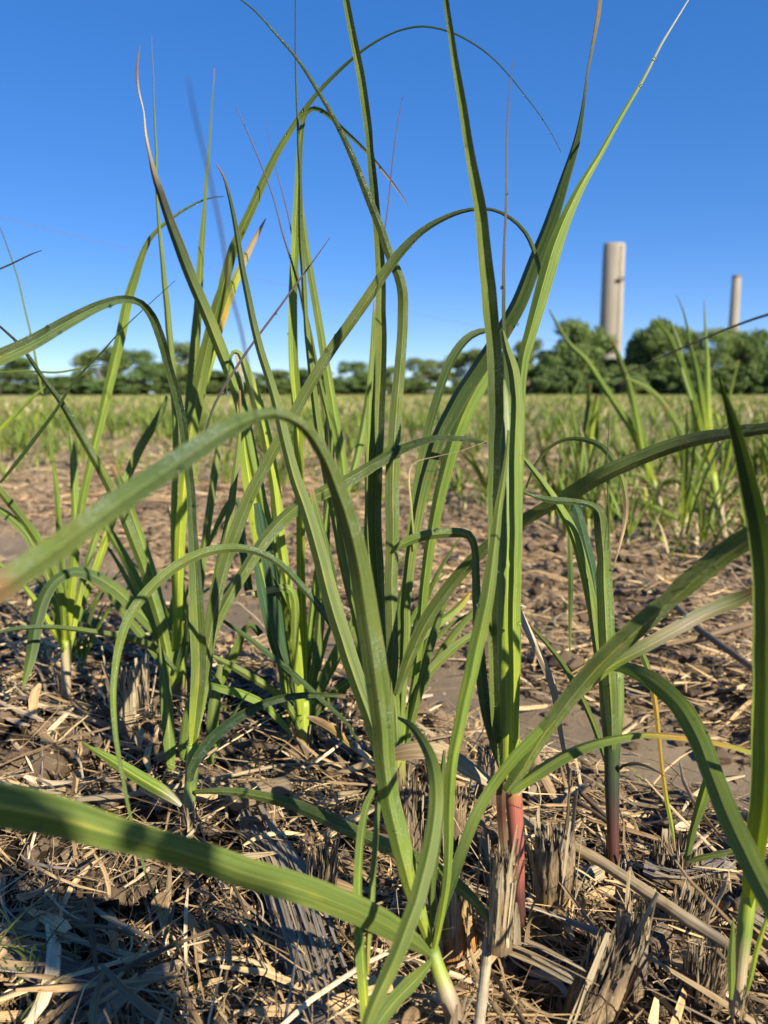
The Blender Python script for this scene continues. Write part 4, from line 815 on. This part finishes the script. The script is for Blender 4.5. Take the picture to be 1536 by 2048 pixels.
for i, (r, x, y) in enumerate(near_s):
    o = protos[i] if i < len(protos) else copy_tree(protos[random.randrange(len(protos))])
    k = random.uniform(.55, 1.1)*(1 if r > 2.7 else .8)*(1.15 if x > .12*y and r < 5 else 1)
    o.location = (x, y, H(x, y)-.01); o.rotation_euler = (random.uniform(-.1, .1), random.uniform(-.1, .1), random.random()*6.28); o.scale = (k, k, k*random.uniform(.8, 1.15))
# the rest of the field, past counting
def clumps(name, XY, ht, lw, per, cols, seed):
    g = np.random.default_rng(seed); n = len(XY)*per; b = np.repeat(XY, per, 0)+g.normal(0, .03, (n, 2)); az = g.random(n)*6.28
    ln = ht*(.5+.7*g.random(n)); bend = .2+1.5*g.random(n); t = np.linspace(0, 1, 5)
    ang = .1+.35*g.random((n, 1))+bend[:, None]*t**1.5
    hx = np.cumsum(np.sin(ang), 1)*ln[:, None]/5; hz = np.cumsum(np.cos(ang), 1)*ln[:, None]/5; hx -= hx[:, :1]; hz -= hz[:, :1]
    z0 = hgt(b[:, 0], b[:, 1])
    P = np.stack([b[:, 0, None]+np.cos(az)[:, None]*hx, b[:, 1, None]+np.sin(az)[:, None]*hx, z0[:, None]+hz], 2)
    sa = g.random(n)*6.28; S = np.stack([np.cos(sa), np.sin(sa), 0*sa], 1)[:, None]
    W = (lw*(.6+.6*g.random(n)))[:, None]*np.array((.7, 1, .9, .6, .08))[None]
    V = np.stack([P-S*W[..., None]*.5, P+S*W[..., None]*.5], 2); i = np.arange(n*10).reshape(n, 5, 2)
    Fq = np.stack([i[:, :-1, 0], i[:, :-1, 1], i[:, 1:, 1], i[:, 1:, 0]], -1).reshape(-1, 4)
    cc = np.array([PAL[k] for k in cols])[g.integers(0, len(cols), n)]*(.75+.5*g.random((n, 1)))
    L = np.zeros((n*10, 3)); L[:, 0] = np.tile([.2, .8], n*5); L[:, 2] = .5; L[:, 1] = g.random(n*10)*.3
    o = mesh_obj(name, V.reshape(-1, 3), Fq, M_LEAF, None, col=np.repeat(cc, 10, 0), luv=L); o['kind'] = 'stuff'; return o
clumps('far_rows_of_sugarcane', np.array([(x, y) for r, x, y in far_s]), .42, .022, 9, 'yllgg', 4)
g = np.random.default_rng(9); pts = []
for row in range(3, 60):
    s0 = .62+ROW*row; m = 560; u = (g.random(m)-.5)*130; s = s0+g.normal(0, .2, m); x = NX*s-NY*u; y = NY*s+NX*u
    r = np.hypot(x, y); ok = (y > 0) & (np.abs(x) < .9*y+1) & (r > 14) & (r < 100); pts.append(np.stack([x, y], 1)[ok])
clumps('distant_field_growth', np.vstack(pts), .46, .035, 7, 'llgsys', 5)
# low weeds and seedlings between the shoots
XY = scatter(9500, 2.4, 22, 1, .3); rr_ = np.hypot(XY[:, 0], XY[:, 1])+np.clip(XY[:, 0], -1, 1.2)*1.4; XY = XY[rng.random(len(XY)) < np.clip((rr_-2.9)/3.6, .03, 1)**1.5*np.clip(.7+2.2*vnoise(XY[:, 0], XY[:, 1], 1.1, 12), .1, 1)]; clumps('field_weeds', XY, .16, .010, 5, 'yglsgs', 6)
XY = scatter(130, .9, 2.4, .8, .05); clumps('seedling_grass', XY, .05, .004, 3, 'glyg', 8)

# ------------------------------------------------------------------ trees on the skyline
def tree_proto(seed, H0, W0, dens=1.0, dark=1.0, low=.16):
    g = np.random.default_rng(seed); blobs = []; nb = int(26*dens)+8
    for k in range(nb):
        z = H0*(low+(.92-low)*g.random()); rad = W0*.5*math.sqrt(max(.05, 1-((z/H0-.48)/.56)**2))
        a = g.random()*6.28; rr = rad*math.sqrt(g.random())*.88
        blobs.append((math.cos(a)*rr, math.sin(a)*rr, z, H0*(.07+.10*g.random())))
    V = []; Cc = []
    for (x, y, z, r) in blobs:
        m = int(330*(r/(H0*.12))**2); d = g.normal(size=(m, 3)); d /= np.linalg.norm(d, axis=1)[:, None]
        rad = r*(.45+.65*g.random((m, 1))); c = np.array((x, y, z))+d*rad*np.array((1.15, 1.15, .85))
        s = .10+.20*g.random((m, 1)); q1 = g.normal(size=(m, 3)); q1 /= np.linalg.norm(q1, axis=1)[:, None]; q2 = np.cross(q1, d+g.normal(size=(m, 3))*.5); q2 /= np.linalg.norm(q2, axis=1)[:, None]+1e-9
        V.append(np.stack([c-q1*s, c+q2*s*.8, c+q1*s, c-q2*s*.8], 1)); base = np.array((.125, .175, .06))*(.75+.6*g.random())*dark
        Cc.append(np.repeat(base[None]*(.8+.4*g.random((m, 1))), 4, 0).reshape(-1, 3))
    V = np.vstack(V).reshape(-1, 3); Fq = np.arange(len(V)).reshape(-1, 4)
    root = empty('tree', (0, 0, 0), 'x', 'tree')
    mesh_obj('crown', V, Fq, M_CROWN, root, col=np.vstack(Cc), smooth=False)
    # trunk with limbs reaching into the blobs
    TV = []; TF = []; b = 0; paths = [([(0, 0, -.3), (.1, 0, H0*.25), (0, .1, H0*.55)], W0*.03)]
    for (x, y, z, r) in blobs[::2]: paths.append(([(0, 0, H0*.15+.3*z*.5), (x*.5, y*.5, z*.72), (x, y, z)], W0*.012))
    for pts, r0 in paths:
        P = np.array(pts); n = 3; th = np.linspace(0, 2*np.pi, 6, endpoint=False)
        for k in range(n):
            rr = r0*(1-.35*k); TV += [(P[k, 0]+math.cos(q)*rr, P[k, 1]+math.sin(q)*rr, P[k, 2]) for q in th]
        for k in range(n-1):
            for q in range(6): TF.append((b+k*6+q, b+k*6+(q+1) % 6, b+(k+1)*6+(q+1) % 6, b+(k+1)*6+q))
        b += 18
    mesh_obj('trunk', TV, np.array(TF), M_BARK, root)
    return root
TP = [tree_proto(1, 12, 10), tree_proto(2, 13, 12, 1.2), tree_proto(3, 10, 11, .9), tree_proto(4, 12, 9, .65), tree_proto(5, 4.6, 9, 1.6, .85, .0), tree_proto(6, 9, 9, 1.1, .9)]
used = set()
def put_tree(px, top, wpx, k, d, label):
    """top: photo y of the crown's top"""
    root = TP[k] if k not in used else copy_tree(TP[k]); used.add(k)
    H0 = (12, 13, 10, 12, 4.6, 9)[k]; W0 = (10, 12, 11, 9, 9, 9)[k]
    X = at(px, 790, d); h = (790-top)*d/F*(1.1 if px > 1020 else .98); w_ = wpx*d/F
    root.location = (X.x, X.y, 0); root.scale = (w_/W0, w_/W0, h/H0); root.rotation_euler = (0, 0, random.random()*6.28)
    root['label'] = label; root['category'] = 'bush' if k == 4 else 'tree'; root['group'] = 'trees along the far edge of the field'
    root.name = 'bush' if k == 4 else 'tree'
TL = [(20, 712, 130, 3, 190, 'small round tree at the extreme left of the skyline'), (205, 694, 110, 0, 150, 'taller light green tree left of the first tall leaves'), (275, 697, 100, 1, 152, 'round light green tree just right of the taller left one'),
      (365, 684, 90, 3, 160, 'narrow airy tree behind the bright clump of cane'), (110, 752, 120, 5, 180, 'low tree between the two left groups'), (330, 728, 90, 5, 175, 'low tree in the gap right of the round left one'), (440, 742, 110, 5, 200, 'low far tree behind the left blades'),
      (540, 742, 110, 2, 210, 'low far tree behind the folded leaf'), (630, 738, 110, 5, 205, 'low far tree left of centre'), (708, 722, 80, 1, 190, 'small dense tree just left of the centre blades'), (775, 734, 80, 2, 200, 'small tree behind the centre blades'),
      (845, 716, 86, 1, 180, 'conical green tree standing alone right of centre'), (935, 700, 110, 0, 170, 'tree mostly hidden behind the tall dark leaf'), (1010, 704, 110, 1, 165, 'tree behind the stem bundle of the red-footed cane'), (1062, 690, 80, 3, 160, 'sparse tree left of the big dense one'),
      (1128, 655, 110, 3, 120, 'tall airy tree immediately left of the wide chimney'), (1178, 662, 100, 0, 123, 'tall tree touching the left side of the wide chimney'), (1235, 725, 80, 5, 126, 'dark tree in front of the foot of the wide chimney'),
      (1308, 652, 110, 0, 118, 'tallest tree between the two chimneys'), (1355, 668, 90, 3, 121, 'airy tree right of the tallest one'), (1420, 668, 120, 1, 116, 'dense dark tree before the thin chimney'), (1490, 672, 110, 0, 118, 'dense dark tree right of the thin chimney'), (1560, 690, 120, 1, 120, 'dark tree cut by the right edge'), (1275, 690, 90, 2, 122, 'mid-height tree right beside the wide chimney')]
for a in TL: put_tree(*a)
HL = 'low dark bush in the hedge under the skyline trees'
for i in range(62):
    px = -360+i*37+random.uniform(-14, 14); rt = px > 1020
    put_tree(px, (740 if rt else 766)+random.uniform(-9, 7), random.uniform(95, 130), 4, (112 if rt else 145)+random.uniform(-5, 5), HL)

# ------------------------------------------------------------------ chimneys
M_CONC = None
def conc():
    m, n, out = newmat('concrete'); tc = n.nodes.new('ShaderNodeTexCoord'); mp = n.nodes.new('ShaderNodeMapping'); mp.inputs['Scale'].default_value = (1.6, 1.6, .05)
    n.links.new(tc.outputs['Object'], mp.inputs[0]); st = noise(n, mp.outputs[0], 1.1, 4, .6); sp = noise(n, tc.outputs['Object'], .35, 4, .6)
    sx = n.nodes.new('ShaderNodeSeparateXYZ'); n.links.new(tc.outputs['Object'], sx.inputs[0])
    ring = math_(n, 'LESS_THAN', math_(n, 'FRACT', math_(n, 'MULTIPLY', sx.outputs[2], .4)), .05)
    c = mixc(n, mapr(n, st, .35, .65, 0, 1), (.19, .165, .13), (.30, .26, .205)); c = mixc(n, mapr(n, sp, .55, .75, 0, .4), c, (.24, .20, .16))
    c = mixc(n, math_(n, 'MULTIPLY', ring, .25), c, (.22, .19, .15))
    p = N(n, 'ShaderNodeBsdfPrincipled'); n.links.new(c, p.inputs['Base Color']); p.inputs['Roughness'].default_value = .85; n.links.new(p.outputs[0], out.inputs[0]); return m
M_CONC = conc(); M_RED = simple('red_brick_liner', (.34, .10, .06), .8, 3, .3); M_RUST = simple('rusty_steel', (.12, .09, .07), .7, 4, .4)
def ring_mesh(name, prof, parent, mat, seg=64):
    th = np.linspace(0, 2*np.pi, seg, endpoint=False); V = np.array([[(r*math.cos(t), r*math.sin(t), z) for t in th] for r, z in prof]).reshape(-1, 3)+np.array(parent.location)
    i = np.arange(len(prof)*seg).reshape(-1, seg); j = np.roll(i, -1, 1)
    return mesh_obj(name, V, np.stack([i[:-1].ravel(), j[:-1].ravel(), j[1:].ravel(), i[1:].ravel()], 1), mat, parent)
def box_at(name, c, s, parent, mat, rz=0):
    v = np.array([(x, y, z) for x in (-.5, .5) for y in (-.5, .5) for z in (-.5, .5)])*np.array(s)
    R_ = np.array([(math.cos(rz), -math.sin(rz), 0), (math.sin(rz), math.cos(rz), 0), (0, 0, 1)]); v = v@R_.T+np.array(c)+np.array(parent.location)
    f = np.array([(0, 1, 3, 2), (4, 6, 7, 5), (0, 4, 5, 1), (2, 3, 7, 6), (0, 2, 6, 4), (1, 5, 7, 3)])
    return mesh_obj(name, v, f, mat, parent, smooth=False)
def chimney(px, top, wpx, d, label, wide, wb):
    X = at(px, 700, d); T = at(px, top, d); ht = T.z; r = wpx*d/F*.5; rb = wb*d/F*.5
    X = T; root = empty('chimney', (X.x, X.y, 0), label, 'chimney', None)
    ring_mesh('shaft', [(rb, 0), (rb*.6+r*.4, ht*.35), (r, ht-r*.25), (r*.97, ht-r*.22), (r*.97, ht), (r*.80, ht), (r*.80, ht-3)], root, M_CONC)
    rz = math.atan2(-X.y, -X.x)
    if wide:
        for a in (-.55, .35):
            l = empty; fx = math.cos(rz+math.pi/2)*r*a; fy = math.sin(rz+math.pi/2)*r*a
            prof = [(r*.34, ht-4), (r*.34, ht+r*.10), (r*.29, ht+r*.10), (r*.29, ht-4)]
            th = np.linspace(0, 2*np.pi, 32, endpoint=False); V = np.array([[(q*math.cos(t)+fx, q*math.sin(t)+fy, z) for t in th] for q, z in prof]).reshape(-1, 3)+np.array(root.location)
            i = np.arange(4*32).reshape(-1, 32); j = np.roll(i, -1, 1)
            mesh_obj('flue', V, np.stack([i[:-1].ravel(), j[:-1].ravel(), j[1:].ravel(), i[1:].ravel()], 1), M_RED, root)
        a = rz+.62                      # ladder and platform on the sunlit face
        for q in (-.12, .12):
            aa = a+q*.35
            box_at('ladder_rail', (math.cos(aa)*(rb*.5+r*.5+.25), math.sin(aa)*(rb*.5+r*.5+.25), ht*.5), (.10, .10, ht*.96), root, M_RUST, aa)
        zz = ht*.60+8; box_at('platform', (math.cos(a)*(r+.7), math.sin(a)*(r+.7), zz), (1.4, 2.2, .25), root, M_RUST, a); box_at('platform_guard', (math.cos(a)*(r+1.3), math.sin(a)*(r+1.3), zz+.7), (.15, 2.2, 1.1), root, M_RUST, a)
    else:
        ring_mesh('cap_band', [(r*1.06, ht-1.2), (r*1.06, ht-.1), (r*.9, ht-.1)], root, M_RUST)
    return root
chimney(1229, 488, 43, 273, 'wide concrete chimney with red flues at its top rising behind the trees', True, 47)
chimney(1474, 551, 17, 390, 'thin pale chimney further right behind the dark trees', False, 23)
# faint power line
Pc = empty('power_line', (-60, 90, 0), 'faint sagging power cable crossing low in the sky', 'power line')
a0 = at(-420, 330, 85); a1 = at(1210, 700, 165); t = np.linspace(0, 1, 60)[:, None]
P = np.array(a0)*(1-t)+np.array(a1)*t; P[:, 2] += -4*1.2*(t*(1-t))[:, 0]
Pc.location = (a0.x, a0.y, 0)
tube3(Pc, 'cable', P, np.full(60, .03), 'k', M_RUST, 6)
for q, nm in ((a0, 'pole'), (a1, 'pole')): tube3(Pc, nm, [(q.x, q.y, 0), (q.x, q.y, q.z*.5), (q.x, q.y, q.z+.3)], [.16, .14, .12], 'n', M_BARK, 10)
for m in (M_LEAF,): pass
# ------------------------------------------------------------------ the photographer crouching behind the camera, whose shadow falls on the lower left
def skin_obj(name, nodes, edges, mat, parent, sub=2):
    nodes = [(n[0]+max(0, n[2]*.85-.45)*.5, n[1], n[2]*.85 if n[2] > .12 else n[2], *n[3:]) for n in nodes]
    me = bpy.data.meshes.new(name); me.from_pydata([n[:3] for n in nodes], edges, []); o = bpy.data.objects.new(name, me); C.objects.link(o)
    md = o.modifiers.new('skin', 'SKIN')
    for i, n in enumerate(nodes):
        r = n[3]; me.skin_vertices[0].data[i].radius = (r, n[4] if len(n) > 4 else r)
    me.skin_vertices[0].data[0].use_root = True
    s = o.modifiers.new('sub', 'SUBSURF'); s.levels = sub; s.render_levels = sub
    me.materials.append(mat); o.parent = parent; return o
PX, PY = .30, -.64
M_SKIN = simple('skin', (.50, .30, .21), .5); M_SHIRT = simple('shirt_cloth', (.10, .14, .24), .85, 60, .2, .0008); M_TROU = simple('trouser_cloth', (.16, .14, .11), .9, 60, .2, .0008); M_HAIR = simple('hair', (.04, .028, .02), .7, 90, .5, .002); M_BLACK = simple('phone_glass', (.01, .01, .012), .15); M_BOOT = simple('boot_leather', (.07, .045, .03), .6)
pr = empty('person', (PX, PY, 0), 'person crouching in a dark shirt, holding out a phone and shading the eyes', 'person')
L3 = lambda *a: a
# root frame: local, x right, y forward (towards the scene)
body = [(0, -.10, .36, .15, .12), (0, -.02, .52, .15, .11), (0, .06, .68, .17, .12), (0, .10, .78, .12, .10), (-.02, .12, .90, .048), (-.05, .15, .95, .05), (-.07, .18, .97, .074, .085), (-.07, .185, 1.03, .076, .085), (-.07, .175, 1.07, .05),
        (.15, .10, .76, .065), (.18, .09, .90, .050), (.19, .12, 1.06, .038), (.045, .22, .99, .028),
        (-.17, .10, .79, .065), (-.30, .20, .60, .047), (-.33, .44, .60, .036), (-.335, .56, .59, .032),
        (.11, -.08, .32, .095), (.17, .24, .42, .065), (.16, -.02, .10, .045), (.17, .12, .04, .04),
        (-.11, -.08, .32, .095), (-.19, .20, .20, .065), (-.17, -.14, .08, .045), (-.17, -.24, .05, .04)]
be = [(0, 1), (1, 2), (2, 3), (3, 4), (4, 5), (5, 6), (6, 7), (7, 8), (3, 9), (9, 10), (10, 11), (11, 12), (3, 13), (13, 14), (14, 15), (15, 16), (0, 17), (17, 18), (18, 19), (19, 20), (0, 21), (21, 22), (22, 23), (23, 24)]
for sx, w in ((1, 12), (-1, 16)):                       # five fingers on each hand, curled round the phone
    bx, by, bz = body[w][:3]
    for k in range(4):
        q = len(body); z = bz+.030-.019*k; ln = (.9, 1, .95, .8)[k]
        body += [(bx-sx*.005, by+.035, z, .0095), (bx-sx*.022, by+.060*ln+.004, z+.002, .0085), (bx-sx*.042*ln, by+.048, z+.003, .0075)]
        be += [(w, q), (q, q+1), (q+1, q+2)]
    q = len(body); body += [(bx-sx*.012, by+.006, bz+.040, .011), (bx-sx*.030, by+.012, bz+.048, .0085)]; be += [(w, q), (q, q+1)]
skin_obj('body', body, be, M_SKIN, pr, 2)
skin_obj('shirt', [(0, -.09, .40, .165, .135), (0, -.02, .52, .165, .125), (0, .06, .68, .185, .135), (0, .10, .78, .13, .115), (0, .125, .855, .066), (.15, .10, .76, .078), (.18, .09, .90, .060), (.19, .12, 1.06, .046), (-.17, .10, .79, .078), (-.30, .20, .60, .058), (-.328, .41, .60, .046)],
         [(0, 1), (1, 2), (2, 3), (3, 4), (3, 5), (5, 6), (6, 7), (3, 8), (8, 9), (9, 10)], M_SHIRT, pr)
skin_obj('trousers', [(0, -.10, .35, .165, .135), (.11, -.08, .32, .108), (.17, .24, .42, .078), (.16, 0, .14, .058), (-.11, -.08, .32, .108), (-.19, .20, .20, .078), (-.17, -.10, .095, .06)], [(0, 1), (1, 2), (2, 3), (0, 4), (4, 5), (5, 6)], M_TROU, pr)
for b in ([(.16, -.03, .09, .055), (.165, -.01, .045, .05), (.17, .10, .035, .045), (.17, .18, .03, .036)], [(-.17, -.14, .08, .055), (-.17, -.22, .05, .05), (-.17, -.20, .03, .045), (-.17, -.10, .03, .036)]):
    skin_obj('boot', b, [(0, 1), (1, 2), (2, 3)], M_BOOT, pr)
skin_obj('hair', [(-.07, .15, 1.00, .077, .080), (-.07, .165, 1.05, .078, .084), (-.07, .165, 1.085, .05)], [(0, 1), (1, 2)], M_HAIR, pr)
fy = .245
for sx in (-1, 1):
    balls_ = balls('eye', [np.array((PX+sx*.030+.16, PY+.265, 1.005*.85))], [.011], pr); balls_.data.materials[0] = simple('eye_white', (.7, .68, .65), .2)
    skin_obj('ear', [(-.07+sx*.083, .19, 1.02, .010), (-.07+sx*.09, .185, 1.00, .013), (-.07+sx*.084, .19, .98, .009)], [(0, 1), (1, 2)], M_SKIN, pr, 1)
skin_obj('nose', [(-.07, .268, 1.005, .009), (-.07, .285, .985, .013), (-.07, .276, .973, .011)], [(0, 1), (1, 2)], M_SKIN, pr, 1)
skin_obj('mouth', [(-.092, .262, .95, .004), (-.07, .268, .95, .006), (-.048, .262, .95, .004)], [(0, 1), (1, 2)], simple('lips', (.38, .15, .12), .5), pr, 1)
ph = empty('phone', (.0, -.02, .5), 'black phone held out in one hand', 'phone')
box_at('phone_case', (.035, -.006, -.055), (.076, .008, .150), ph, M_BLACK)
